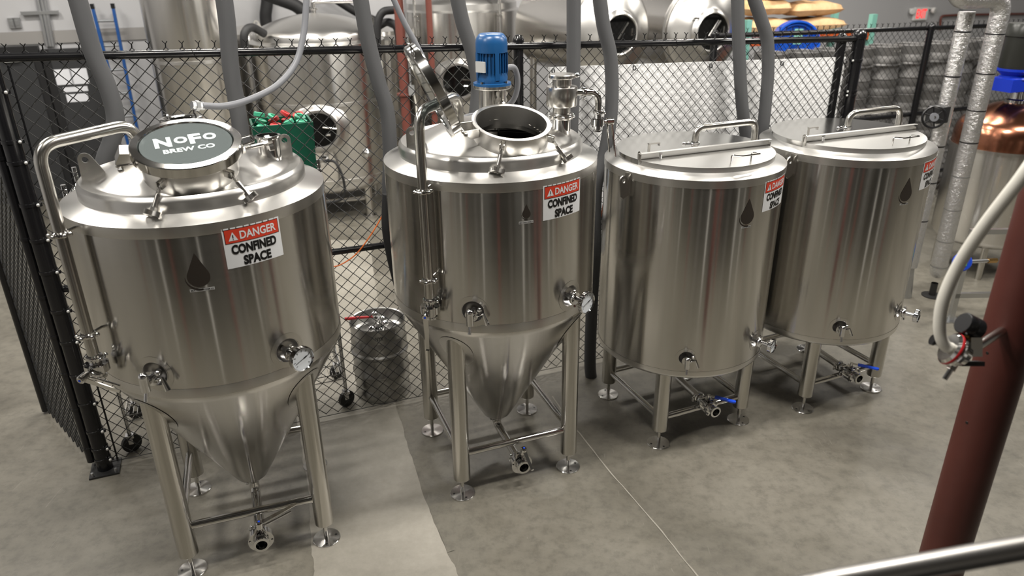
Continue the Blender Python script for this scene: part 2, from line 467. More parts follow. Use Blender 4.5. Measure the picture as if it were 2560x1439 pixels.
def dish(root, R, phi, z, r0=.058, r1=.086):
    o = Vec(rad(R, phi, z)); d = rad(1, phi, 0); n = 40
    mp = cyl_map(R, phi, z, .0012)
    vs = []
    for rr in (r1, r0): vs += [mp(rr*math.cos(2*PI*k/n), rr*math.sin(2*PI*k/n)) for k in range(n)]
    p = MB().add(vs, [(k, (k+1) % n, n+(k+1) % n, n+k) for k in range(n)]).obj('port_pad', 'steel_satin', root)
    M = frame(o-d*.002, -d)
    MB().lathe([(r0+.004, -.002), (r0*.98, .006), (r0*.9, .02), (r0*.7, .034), (r0*.35, .041), (0, .042)], 32, M).obj('port_recess', 'steel_inside', p)
def clamp_ring(mb, c, ax, r, bolt=None):
    ax = Vec(ax).normalized(); c = Vec(c)
    mb.lathe([(r, -.012), (r*1.25, -.008), (r*1.3, 0), (r*1.25, .008), (r, .012)], 24, frame(c, ax))
    b_ = (Vec(bolt) if bolt is not None else ax.orthogonal()); b_ = (b_-ax*b_.dot(ax)).normalized(); q = c+b_*r*1.45; t_ = ax.cross(b_)
    mb.cyl(q-t_*.022, q+t_*.022, .005, 8); mb.ball(q+t_*.022, .009, 8); mb.ball(q-t_*.02, .008, 8)
    mb.cyl(c+b_*r*1.2, c+b_*r*1.75, .006, 8)
def sample_valve(root, R, phi, z, k_=1.4):
    d = rad(1, phi, 0)*k_; t_ = Vec((d.y, -d.x, 0))*-1; o = rad(R, phi, z); k = Vec((0, 0, k_))
    mb = MB(); mb.cyl(o-d*.02, o+d*.055, .013*k_, 14); mb.lathe([(.013*k_, -.006*k_), (.025*k_, -.005*k_), (.025*k_, .005*k_), (.013*k_, .006*k_)], 20, frame(o+d*.02, d))
    mb.cyl(o+d*.055-k*.026, o+d*.055+k*.022, .014*k_, 14); mb.ball(o+d*.055+k*.024, .015*k_, 10)
    mb.cyl(o+d*.055-k*.024, o+d*.068-k*.056, .0065*k_, 10)
    v_ = mb.obj('sample_valve', 'chrome', root)
    mb = MB(); mb.tube([o+d*.025+t_*.02, o+d*.03+t_*.045+k*.01, o+d*.035+t_*.06-k*.03], [.006*k_, .006*k_, .009*k_], 8); mb.ball(o+d*.025+t_*.03+k*.024, .009*k_, 8)
    mb.obj('clamp_wing', 'chrome', v_)
def gauge(root, R, phi, z, tilt=0.0, r=.060):
    d = rad(1, phi, 0); o = rad(R, phi, z); t_ = Vec((-d.y, d.x, 0))
    mb = MB(); mb.cyl(o-d*.04, o+d*.10, .014, 14); mb.lathe([(.014, -.012), (.034, -.01), (.037, 0), (.034, .01), (.014, .012)], 20, frame(o+d*.03, d))
    mb.cyl(o+d*.03+Vec((0, 0, .02)), o+d*.03+Vec((0, 0, .045)), .006, 8); mb.tube([o+d*.03-Vec((0, 0, .02)), o+d*.034-Vec((0, 0, .05))], [.006, .009], 8)
    st = mb.obj('gauge_stem', 'chrome', root)
    dd = (d+Vec((0, 0, tilt))).normalized(); M = frame(o+d*.095, dd, t_)
    g = MB().lathe([(0, 0), (r*.9, 0), (r, .004), (r, .024), (r*.93, .028), (r*.88, .022)], 36, M).obj('thermometer', 'chrome', root)
    MB().lathe([(r*.9, .020), (0, .020)], 36, M).obj('dial', 'dial', g)
    mb = MB(); a = math.radians(200)
    mb.box((0, 0, .0225), (r*1.3, .0022, .0008), M @ Mat.Rotation(a, 4, 'Z')); mb.box((-r*.25, 0, .0228), (r*.3, .006, .0008), M @ Mat.Rotation(a, 4, 'Z'))
    for k in range(9):
        A = Mat.Rotation(math.radians(-40+k*32.5), 4, 'Z'); mb.box((r*.7, 0, .0215), (r*.16, .0018, .0006), M @ A)
    mb.obj('needle', 'black_ink', g, None)
def lug(root, base, outdir, h=.085, wd=.10, name='lifting_lug'):
    """flat eye plate standing on base, its plane holding outdir"""
    x = Vec(outdir).normalized(); M = frame(base, Vec((-x.y, x.x, 0)), x)
    up_ = 1 if (M.to_3x3() @ Vec((0, 1, 0))).z > 0 else -1
    r = .030; cx, cy = .018, h-r; poly = [(-wd*.75, -.03), (wd*.5, -.06)]
    poly += [(cx+r*math.cos(t_), cy+r*math.sin(t_)) for t_ in [math.radians(-5+150*k/12) for k in range(13)]]
    def hit(a):
        best = None; dx, dy = math.cos(a), math.sin(a)
        for i in range(len(poly)):
            (x0, y0), (x1, y1) = poly[i], poly[(i+1) % len(poly)]; ex, ey = x1-x0, y1-y0; den = dx*ey-dy*ex
            if abs(den) < 1e-9: continue
            t_ = ((x0-cx)*ey-(y0-cy)*ex)/den; u_ = ((x0-cx)*dy-(y0-cy)*dx)/den
            if t_ > 0 and -1e-6 <= u_ <= 1+1e-6 and (best is None or t_ < best): best = t_
        return best or r
    n = 40; ang = [2*PI*k/n for k in range(n)]; vs = []
    for z in (-.004, .004):
        for rr in (0, 1): vs += [M @ Vec((cx+math.cos(a)*(hit(a) if rr else .0135), up_*(cy+math.sin(a)*(hit(a) if rr else .0135)), z)) for a in ang]
    fs = []
    for k in range(n):
        q = (k+1) % n
        fs += [(k, q, n+q, n+k), (2*n+k, 3*n+k, 3*n+q, 2*n+q), (n+k, n+q, 3*n+q, 3*n+k), (k, 2*n+k, 2*n+q, q)]
    return MB().add(vs, fs).obj(name, 'steel_satin', root, 30)
def leg_set(root, rf, ztop, yaw, zs, lr=.05, dr=.075):
    P = []
    for k, a in enumerate((-135, -45, 45, 135)):
        t_ = math.radians(a)+yaw; p = Vec((rf*math.cos(t_), rf*math.sin(t_), 0)); P.append(p)
        l = MB().lathe([(0, .115), (lr-.004, .115), (lr, .12), (lr, ztop), (0, ztop)], 28, Mat.Translation(p)).obj('leg', 'steel_tube', root)
        MB().cyl(p+Vec((0, 0, .01)), p+Vec((0, 0, .125)), .012, 10).obj('foot_rod', 'steel_polish', l)
        f = MB().lathe([(0, 0), (dr, 0), (dr, .007), (dr-.003, .010), (0, .010)], 36).obj('foot_plate', 'steel_disc', l); f.location = p
        mb = MB()
        for s_ in (-1, 1):
            q = Vec((.052*math.cos(t_+s_*.9), .052*math.sin(t_+s_*.9), .0105)); mb.lathe([(.007, 0), (0, .0003)], 10, Mat.Translation(q))
        mb.obj('bolt_hole', 'black_ink', f)
    for i in range(4):
        a, b_ = P[i], P[(i+1) % 4]; d = (b_-a).normalized()
        MB().cyl(a+d*lr*.9+Vec((0, 0, zs)), b_-d*lr*.9+Vec((0, 0, zs)), .021, 16).obj('stretcher', 'steel_polish', root)
    return P
def butterfly(root, o, ax, r=.027, handle=None, hl=.16, prong=True):
    ax = Vec(ax).normalized(); o = Vec(o); M = frame(o, ax)
    mb = MB(); mb.lathe([(r*.85, -.05), (r*1.25, -.05), (r*1.25, -.042), (r, -.04), (r, -.02), (r*1.9, -.018), (r*1.9, .018), (r, .02), (r, .042), (r*1.25, .044), (r*1.25, .052), (r*.85, .052), (r*.85, .01)], 28, M)
    for k in range(4):
        q = M @ Vec((r*1.65*math.cos(k*PI/2+.6), r*1.65*math.sin(k*PI/2+.6), 0)); mb.cyl(q-ax*.024, q+ax*.024, .006, 8)
    v_ = mb.obj('butterfly_valve', 'chrome', root)
    MB().lathe([(r*.86, .012), (0, .012)], 20, M).obj('valve_disc', 'liquid_and_bore_black', v_)
    if handle:
        up_, hd = Vec(handle[0]).normalized(), Vec(handle[1]).normalized()
        mb = MB(); mb.cyl(o+up_*r, o+up_*(r*1.9+.03), .010, 10); mb.lathe([(0, -.022), (.019, -.02), (.019, .016), (.014, .022), (0, .022)], 18, frame(o+up_*(r*1.9+.035), up_))
        side = up_.cross(hd)
        q = o+up_*(r*1.9+.04); e = q+hd*hl
        mb.add([q+side*.014, q-side*.014, e-side*.009, e+side*.009, e+up_*.012+side*.009, e+up_*.012-side*.009]+[p+up_*.004 for p in (q+side*.014, q-side*.014, e-side*.009, e+side*.009)], [(0, 1, 2, 3), (9, 8, 7, 6), (0, 6, 7, 1), (1, 7, 8, 2), (3, 9, 6, 0), (3, 2, 5, 4), (2, 8, 9, 3)])
        if prong: mb.tube([q-up_*.02, q-up_*.028+hd*.05, q-up_*.03+hd*hl*.86], .005, 8)
        h = mb.obj('valve_handle', 'steel_polish', v_)
        MB().lathe([(.006, 0), (0, .0008)], 14, frame(q+up_*.0185, up_)).obj('handle_cap', 'handle_blue', h)
    return v_
def knob(mb, o, d, ln=.085):
    """threaded swing bolt with spring and four-lobed hand nut, from o along d"""
    d = Vec(d).normalized(); o = Vec(o); e = d.orthogonal().normalized(); g = d.cross(e)
    mb.cyl(o, o+d*ln, .005, 8)
    n = 44; mb.tube([o+d*(.008+.034*k/n)+.0085*(e*math.cos(k*.9)+g*math.sin(k*.9)) for k in range(n)], .0016, 5)
    mb.cyl(o+d*.042, o+d*(ln-.012), .010, 12); mb.cyl(o+d*(ln-.034), o+d*(ln-.016), .0135, 6)
    out = []
    for k in range(32):
        a = 2*PI*k/32; r = .033+.009*math.cos(4*a); out.append((r*math.cos(a), r*math.sin(a)))
    mb.prism(out, .02, frame(o+d*(ln-.016), d))
    mb.ring(o+d*(ln+.004), d, .009, .002, 14, 5)

ZS, ZI, RI, ZB, RC = 1.948, 1.978, .497, 1.147, .58
DOME_R, DOME_TOP = .81, 2.154
def dome_z(r): return DOME_TOP-(DOME_R-math.sqrt(DOME_R**2-r*r))
def cone_tank(name, label, loc, yaw, signphi, drop, strip_, open_lid):
    root = thing(name, label, 'tank', loc, TH, 'conical mix tanks')
    R = RC
    shell(root, R, ZB, ZS, [(math.radians(-30.5), 1.27, .080), (math.radians(28 if not open_lid else 25), 1.275, .080)])
    MB().lathe([(R+.0008, ZS-.048), (R+.0012, ZS-.046), (R+.0012, ZS)], 128).obj('weld_band', 'steel_band', root)
    MB().lathe([(R+.0012, ZB), (R+.0012, ZB+.046), (R+.0008, ZB+.048)], 128).obj('weld_band', 'steel_band', root)
    MB().lathe([(R+.001, ZS), (R-.003, ZS+.002), (RI+.004, ZI-.001), (RI, ZI)], 128).obj('shoulder', 'steel_shoulder', root)
    pr = [(RI, ZI-.002), (RI, ZI+.045), (RI-.004, ZI+.055), (RI-.016, ZI+.067)]
    z0 = pr[-1][1]
    kz = dome_z(.425)
    for k in range(1, 6):
        a = k/5; pr.append((RI-.016-(RI-.016-.425)*a, z0+(kz-z0)*math.sin(a*PI/2)**.8))
    for k in range(1, 43): pr.append((.425-.425*k/42, dome_z(.425-.425*k/42)))
    tl = math.radians(16); ax = Vec((0, -math.sin(tl), math.cos(tl))); c = Vec((.02 if open_lid else 0, -.27, 2.172))
    Mi = frame(c, ax, (1, 0, 0)).inverted(); mb = MB().lathe(pr, 160)
    mb.f = [f for f in mb.f if not all(math.hypot(*(Mi @ Vec(mb.v[i]))[:2]) < .186 for i in f)]
    mb.obj('dome_head', 'steel_dome', root)
    MB().lathe([(0, 1.93), (RC-.004, 1.93)], 64).obj('liquid', 'liquid_and_bore_black', root)
    # cone
    cb, cz = .085, .285
    pr = [(R+.0005, ZB), (R-.004, ZB-.018), (R-.016, ZB-.038)]
    r1, z1 = pr[-1]
    for k in range(1, 9): pr.append((r1+(cb-r1)*k/8, z1+(cz-z1)*k/8))
    pr += [(.066, .268), (.042, .258), (.026, .256), (0, .256)]
    MB().lathe(pr, 96).obj('cone', 'steel_shell', root)
    P = leg_set(root, .49, 1.06, yaw, .29)
    for p in P:                                   # doubler plates where the legs meet the cone
        t0 = math.atan2(p.y, p.x); vs = [None]; n = 36; ring_ = []
        def cone_pt(da, z): 
            r = cb+(r1-cb)*(z-cz)/(z1-cz)+.0025; return Vec((r*math.cos(t0+da), r*math.sin(t0+da), z))
        vs = [cone_pt(0, .985)]+[cone_pt(.20*math.cos(2*PI*k/n), .965+.12*math.sin(2*PI*k/n)) for k in range(n)]
        MB().add(vs, [(0, 1+k, 1+(k+1) % n) for k in range(n)]).obj('doubler_plate', 'steel_band', root)
    # outlet
    pts = fillet([(0, 0, .262), (0, 0, .19), (0, -.36, .175)] if open_lid else [(0, 0, .262), (0, -.01, .17), (0, -.37, .165)], .09)
    MB().tube(pts, .026, 16).obj('outlet_pipe', 'steel_polish', root)
    mb = MB(); clamp_ring(mb, (0, 0, .246), (0, 0, 1), .03, (-1, -.3, 0)); mb.obj('outlet_clamp', 'chrome', root); mb = MB(); clamp_ring(mb, (0, -.35, .170), (0, -1, 0), .03, (-1, 0, .2)); mb.obj('outlet_clamp', 'chrome', root)
    if open_lid: butterfly(root, (0, -.41, .173), (0, -1, -.03), .034, ((.1, -.2, 1), (.15, -.9, -.8)), .13, False)
    else: butterfly(root, (0, -.42, .165), (0, -1, -.03), .034, ((.05, -.1, 1), (1, .12, .25)), .20)
    # cip pipe
    vx = Vec((-.535, -.358, 0)) if not open_lid else Vec((-.495, -.412, 0))
    inn = Vec((-.205, -.10, 0))
    top = 2.275 if not open_lid else 2.285
    pts = fillet([vx+Vec((0, 0, 1.30)), vx+Vec((0, 0, top)), inn+Vec((0, 0, top+.012)), inn+Vec((.01, .02, dome_z(.2)-.02))], .085, 8)
    MB().tube(pts, .025, 18).obj('spray_pipe', 'steel_tube', root)
    dr = Vec((vx.x, vx.y, 0)).normalized()
    for z in (1.91, 1.445):
        mb = MB(); clamp_ring(mb, vx+Vec((0, 0, z)), (0, 0, 1), .027, (-1, -.6, 0)); mb.ball(vx+Vec((.02, -.034, z)), .010, 8); mb.ball(vx+Vec((.038, -.012, z)), .010, 8)
        mb.cyl(vx-dr*.03+Vec((0, 0, z+.005)), dr*(R-.005)+Vec((0, 0, z+.012)), .0065, 8); mb.obj('pipe_bracket', 'steel_polish', root)
    mb = MB(); clamp_ring(mb, vx+Vec((0, 0, 1.335)), (0, 0, 1), .028, (1, -.4, 0)); mb.obj('pipe_clamp', 'chrome', root)
    if open_lid: butterfly(root, vx+Vec((0, 0, 1.285)), (0, 0, -1), .027, ((-.5, -.85, 0), (0, 0, -1)), .19, False)
    else: butterfly(root, vx+Vec((0, 0, 1.285)), (0, 0, -1), .027, ((-.55, -.8, -.1), (.8, -.35, -.35)), .17)
    # ports on the shell, decals
    ph = math.radians(-30.5); dish(root, R, ph, 1.27); sample_valve(root, R, ph, 1.265)
    pg = math.radians(28 if not open_lid else 25); dish(root, R, pg, 1.275); gauge(root, R, pg, 1.27)
    danger_sign(root, R, math.radians(signphi), 1.825)
    drop_mark(root, R, math.radians(drop[0]), drop[1], drop[2])
    name_strip(root, R, math.radians(strip_[0]), strip_[1], strip_[2], .0135, strip_[3])
    # manway
    tl = math.radians(16); ax = Vec((0, -math.sin(tl), math.cos(tl))); c = Vec((0, -.27, 2.172))
    if open_lid: c.x = .02
    M = frame(c, ax, (1, 0, 0)); rc = .196
    MB().lathe([(rc, -.135), (rc, -.006), (rc+.007, -.004), (rc+.007, .001), (rc-.004, .003), (rc-.016, .001), (rc-.018, -.10)], 64, M).obj('manway_collar', 'steel_band', root)
    def on(phi, r, h): return M @ Vec((r*math.sin(phi), -r*math.cos(phi), h))
    hp = math.radians(-87)
    hd = (M.to_3x3() @ Vec((math.sin(hp), -math.cos(hp), 0))).normalized(); tg = ax.cross(hd).normalized()
    hinge_o = c+hd*(rc+.072)-ax*.012
    mb = MB()
    for s_ in (-1, 1):
        q = c+hd*(rc-.004)+tg*s_*.044-ax*.04
        mb.add([q+tg*x for x in (-.003, .003)]+[q+hd*.04-ax*.005+tg*x for x in (-.003, .003)]+[hinge_o+hd*.018+tg*(s_*.044+x)+ax*.014 for x in (-.003, .003)]+[q+ax*.045+tg*x for x in (-.003, .003)],
               [(0, 1, 3, 2), (2, 3, 5, 4), (4, 5, 7, 6), (6, 7, 1, 0), (0, 2, 4, 6), (1, 7, 5, 3)])
    mb.cyl(hinge_o-tg*.054, hinge_o+tg*.054, .008, 10); mb.ball(hinge_o-tg*.054, .012, 8); mb.ball(hinge_o+tg*.054, .012, 8)
    mb.obj('hinge_bracket', 'steel_satin', root)
    # lid, built closed then swung on the hinge
    Rot = Mat.Identity(4)
    if open_lid: Rot = Mat.Translation(hinge_o) @ Mat.Rotation(math.radians(116), 4, tg) @ Mat.Translation(-hinge_o)
    ML = Rot @ M; rl = .226
    lid = MB().lathe([(rc-.02, .006), (rl-.004, .006), (rl, .010), (rl, .050), (rl-.004, .054), (rl-.034, .056), (rl-.037, .050), (rl-.040, .03), (rc-.03, .03), (rc-.02, .006)], 72, ML).obj('manway_lid', 'steel_polish', root)
    MB().lathe([(rl-.041, .036), (rl-.041, .050), (0, .050), (0, .036), (rl-.041, .036)], 56, ML).obj('sight_glass', 'glass', lid)
    if not open_lid: MB().lathe([(rc-.004, .001), (rl-.014, .001), (rl-.014, .008), (rc-.004, .008)], 56, ML).obj('lid_gasket', 'rubber', lid)
    mp = lambda x, y: tuple(ML @ (Mat.Rotation(math.radians(0), 4, 'Z') @ Vec((x, y, .0512))))
    e = MB()
    if not open_lid:
        q = math.radians(7)
        mq = lambda x, y: tuple(ML @ Vec((x*math.cos(q)-y*math.sin(q), x*math.sin(q)+y*math.cos(q), .0512)))
        letters(e, 'N', -.090, .030, .068, .088, mq, .045); letters(e, 'O', -.018, .034, .054, .060, mq, .05)
        letters(e, 'F', .040, .030, .050, .088, mq, .045); letters(e, 'O', .100, .034, .054, .060, mq, .05)
        letters(e, 'BREW CO', .004, -.052, .205, .036, mq, .03)
        e.obj('etched_lettering', 'etch', lid, None)
    mb = MB(); A = Rot
    for s_ in (-1, 1):
        p = [hinge_o+tg*s_*.036-hd*.0-ax*.006, hinge_o+tg*s_*.036+hd*.016+ax*.02, hinge_o+tg*s_*.036-hd*.01+ax*.066, c+hd*(rl-.004)+tg*s_*.036+ax*.05, c+hd*(rl-.002)+tg*s_*.036+ax*.01]
        vs = [A @ (x+tg*y) for y in (-.003, .003) for x in p]
        mb.add(vs, [(4, 3, 2, 1, 0), (5, 6, 7, 8, 9)]+[(i, (i+1) % 5, 5+(i+1) % 5, 5+i) for i in range(5)])
    p = [hinge_o+hd*.016+ax*.02, hinge_o-hd*.01+ax*.066, c+hd*(rl-.004)+ax*.05]
    vs = [A @ (x+tg*y) for x in p for y in (-.039, .039)]
    mb.add(vs+[Vec(x)-A.to_3x3() @ ax*.004 for x in vs], [(0, 1, 3, 2), (2, 3, 5, 4), (6, 8, 9, 7), (8, 10, 11, 9)])
    mb.obj('hinge_arm', 'steel_satin', lid)
    if True:   # pull handle opposite the hinge
        mb = MB(); q = [c-hd*(rl-.003)+ax*.03+tg*s_*.032 for s_ in (-1, 1)]
        mb.tube([A @ x for x in fillet([q[0], q[0]-hd*.05+ax*.01, q[1]-hd*.05+ax*.01, q[1]], .012, 4)], .004, 8); mb.obj('lid_handle', 'steel_polish', lid)
    # swing bolts
    for k, (phd, mode) in enumerate([(-32, 'down'), (44, 'down'), (102 if not open_lid else 168, 'flat')]):
        ph = math.radians(phd); o = on(ph, rc+.002, -.028); d = (M.to_3x3() @ Vec((math.sin(ph), -math.cos(ph), 0))).normalized()
        tt = ax.cross(d)
        mb = MB()
        for s_ in (-1, 1): mb.box((0, 0, 0), (.004, .04, .03), frame(o+d*.018+tt*s_*.010, ax, tt))
        mb.cyl(o+d*.026-tt*.013, o+d*.026+tt*.013, .006, 8); mb.obj('bolt_bracket', 'steel_satin', root)
        mb = MB(); knob(mb, o+d*.026, d*.74-ax*.68 if mode == 'down' else d+ax*.05, .13); mb.obj('swing_bolt', 'steel_satin', root)
    return root, M, on
tank1, M1, on1 = cone_tank('conical_tank', 'cone-bottomed steel tank with a closed round glass lid bearing etched lettering', Vec((-1.48289, 3.39183, 0)), math.radians(-2.5), 20.6, (-3.7, 1.753, .152), (-3.2, 1.664, .098, 'MIX TANK FERM #2'), False)
tank2, M2, on2 = cone_tank('conical_tank', 'cone-bottomed steel tank with its manway lid open and a blue motor on top', Vec((-.10743, 3.98338, 0)), math.radians(-.6), 18.6, (-2.75, 1.798, .072), (-2.9, 1.742, .075, 'MIX TANK FERM #1'), True)
# tank 1: top port, flange neck without motor, lugs
def ferrule(mb, o, r, h, lip=.008):
    return mb.lathe([(r-.003, 0), (r, 0), (r, h-.016), (r+lip, h-.010), (r+lip, h-.002), (r, h), (r-.004, h), (r-.004, .02)], 32, Mat.Translation(o))
mb = ferrule(MB(), (.345, -.03, dome_z(.35)-.02), .052, .12); mb.obj('top_port', 'steel_polish', tank1)
MB().lathe([(.047, 0), (0, 0)], 24, Mat.Translation((.345, -.03, dome_z(.35)+.02))).obj('port_bore', 'liquid_and_bore_black', tank1)
mb = MB(); o = Vec((-.02, .10, dome_z(.1)-.01))
mb.lathe([(.055, 0), (.055, .105), (.092, .108), (.096, .112), (.096, .124), (.092, .126), (.06, .126), (.05, .12), (.05, .02)], 40, Mat.Translation(o)); nk = mb.obj('agitator_neck', 'steel_polish', tank1)
mb = MB()
for k in (1, 3):
    q = o+Vec((.078*math.cos(k*PI/2+.7+PI/2), .078*math.sin(k*PI/2+.7+PI/2), .126)); mb.cyl(q, q+Vec((0, 0, .02)), .006, 8); mb.cyl(q+Vec((0, 0, .02)), q+Vec((0, 0, .028)), .011, 6)
mb.obj('flange_bolt', 'chrome', nk)
lug(tank1, (-.42, -.0, dome_z(.40)+.0), (-1, 0, 0), .11); lug(tank1, (.41, .09, dome_z(.40)), (1, -.2, 0), .10)
lug(tank2, (-.43, -.07, dome_z(.40)), (-1, .2, 0), .10); lug(tank2, (.16, .36, dome_z(.40)), (.4, 1, 0), .10)
# tank 2: mixer with blue motor
o = Vec((.045, .075, dome_z(.09)-.01))
mb = MB(); n = 40
for (a0, a1) in ((25, 65), (115, 155), (205, 245), (295, 335)):
    for r in (.074, .066): pass
    A = [math.radians(a0-90+a1-a1+(a1-a0)*k/8) for k in range(9)]
    vs = []; 
    for r in (.066, .074):
        for z in (.0, .155): vs += [(r*math.cos(t_), r*math.sin(t_), z) for t_ in A]
    m9 = 9; fs = []
    for i in range(8): fs += [(i, i+1, m9+i+1, m9+i), (2*m9+i+1, 2*m9+i, 3*m9+i, 3*m9+i+1)]
    fs += [(0, m9, 3*m9, 2*m9), (8, 2*m9+8, 3*m9+8, m9+8)]
    mb.add(vs, fs, Mat.Translation(o))
mb.lathe([(.066, .0), (.078, .0), (.078, .02), (.066, .02)], 40, Mat.Translation(o)); mb.lathe([(.02, .150), (.10, .150), (.104, .154), (.104, .168), (.02, .168)], 48, Mat.Translation(o))
mb.lathe([(.0, .02), (.02, .02), (.02, .15)], 16, Mat.Translation(o))
ag = mb.obj('mixer_lantern', 'steel_satin', tank2)
mz = o+Vec((0, 0, .168)); M = Mat.Translation(mz)
mo = MB().lathe([(0, 0), (.102, 0), (.102, .012), (.082, .014), (.084, .04), (.074, .062), (.074, .165), (.084, .168), (.085, .215), (.080, .240), (.066, .258), (.058, .262), (0, .262)], 44, M).obj('motor', 'motor_blue', tank2, label='blue electric mixer motor')
for k in range(28):
    a = 2*PI*k/28
    if k % 7 == 0: continue
    MB().box((.079, 0, .115), (.014, .0028, .10), M @ Mat.Rotation(a, 4, 'Z')).obj('cooling_fin', 'motor_blue', mo, None)
for k in range(4): MB().box((.078, 0, .10), (.014, .022, .14), M @ Mat.Rotation(k*PI/2, 4, 'Z')).obj('motor_rib', 'motor_blue', mo, None)
MB().box((-.0, -.092, .10), (.06, .012, .055), M @ Mat.Rotation(math.radians(-60), 4, 'Z')).obj('name_plate', 'label_strip', mo, None)
for k in range(4):
    a = k*PI/2+.6; q = mz+Vec((.090*math.cos(a), .090*math.sin(a), .012)); MB().cyl(q, q+Vec((0, 0, .012)), .009, 6).obj('motor_bolt', 'chrome', mo)
MB().tube(spline([mz+Vec((.085, .02, .08)), mz+Vec((.15, .05, .07)), mz+Vec((.175, .07, -.02)), mz+Vec((.15, .10, -.12)), mz+Vec((.05, .16, -.19)), mz+Vec((-.12, .16, -.2)), mz+Vec((-.2, .2, -.35)), mz+Vec((-.3, .30, -.5)), mz+Vec((-.3, .42, -.9))]), .0155, 12).obj('motor_cable', 'conduit', tank2)
# tank 2: relief stack beside the manway
o = Vec((.40, -.05, dome_z(.40)-.03))
st = ferrule(MB(), o, .050, .115).obj('top_port', 'steel_polish', tank2)
mb = MB(); z = .115
mb.lathe([(.045, .10), (.062, .10), (.066, .108), (.066, .124), (.062, .132), (.048, .134), (.048, .165), (.080, .170), (.084, .176), (.084, .268), (.080, .274), (.052, .278), (.052, .312), (.068, .316), (.072, .320), (.072, .334), (.068, .338), (0, .338)], 40, Mat.Translation(o))
rv = mb.obj('relief_vessel', 'steel_satin', tank2)
mb = MB()
for k in range(10): mb.ball(o+Vec((.068*math.cos(k*PI/5), .068*math.sin(k*PI/5), .116)), .009, 8)
mb.ball(o+Vec((.085, -.01, .327)), .014, 8); mb.cyl(o+Vec((.07, -.01, .327)), o+Vec((.085, -.01, .327)), .007, 8)
mb.obj('clamp_bolt', 'chrome', rv)
e0 = o+Vec((.082, -.005, .235))
MB().tube(fillet([e0, e0+Vec((.125, -.03, .0)), e0+Vec((.125, -.03, -.125))], .075, 8), .019, 14).obj('side_elbow', 'steel_polish', tank2)
for q_, a_, b_ in ((Vec((.045, -.01, 0)), (1, -.2, 0), (0, 0, -1)), (Vec((.125, -.03, -.11)), (0, 0, 1), (0, -1, 0))):
    mb = MB(); clamp_ring(mb, e0+q_, a_, .022, b_); mb.obj('elbow_clamp', 'chrome', tank2)
butterfly(tank2, e0+Vec((.125, -.03, -.165)), (0, 0, -1), .020, ((1, -.15, 0), (.12, -.1, -1)), .20)
MB().tube([(.055, .02, 1.98), (.055, .02, 2.13)], .006, 8).obj('mixer_shaft', 'steel_polish', tank2)

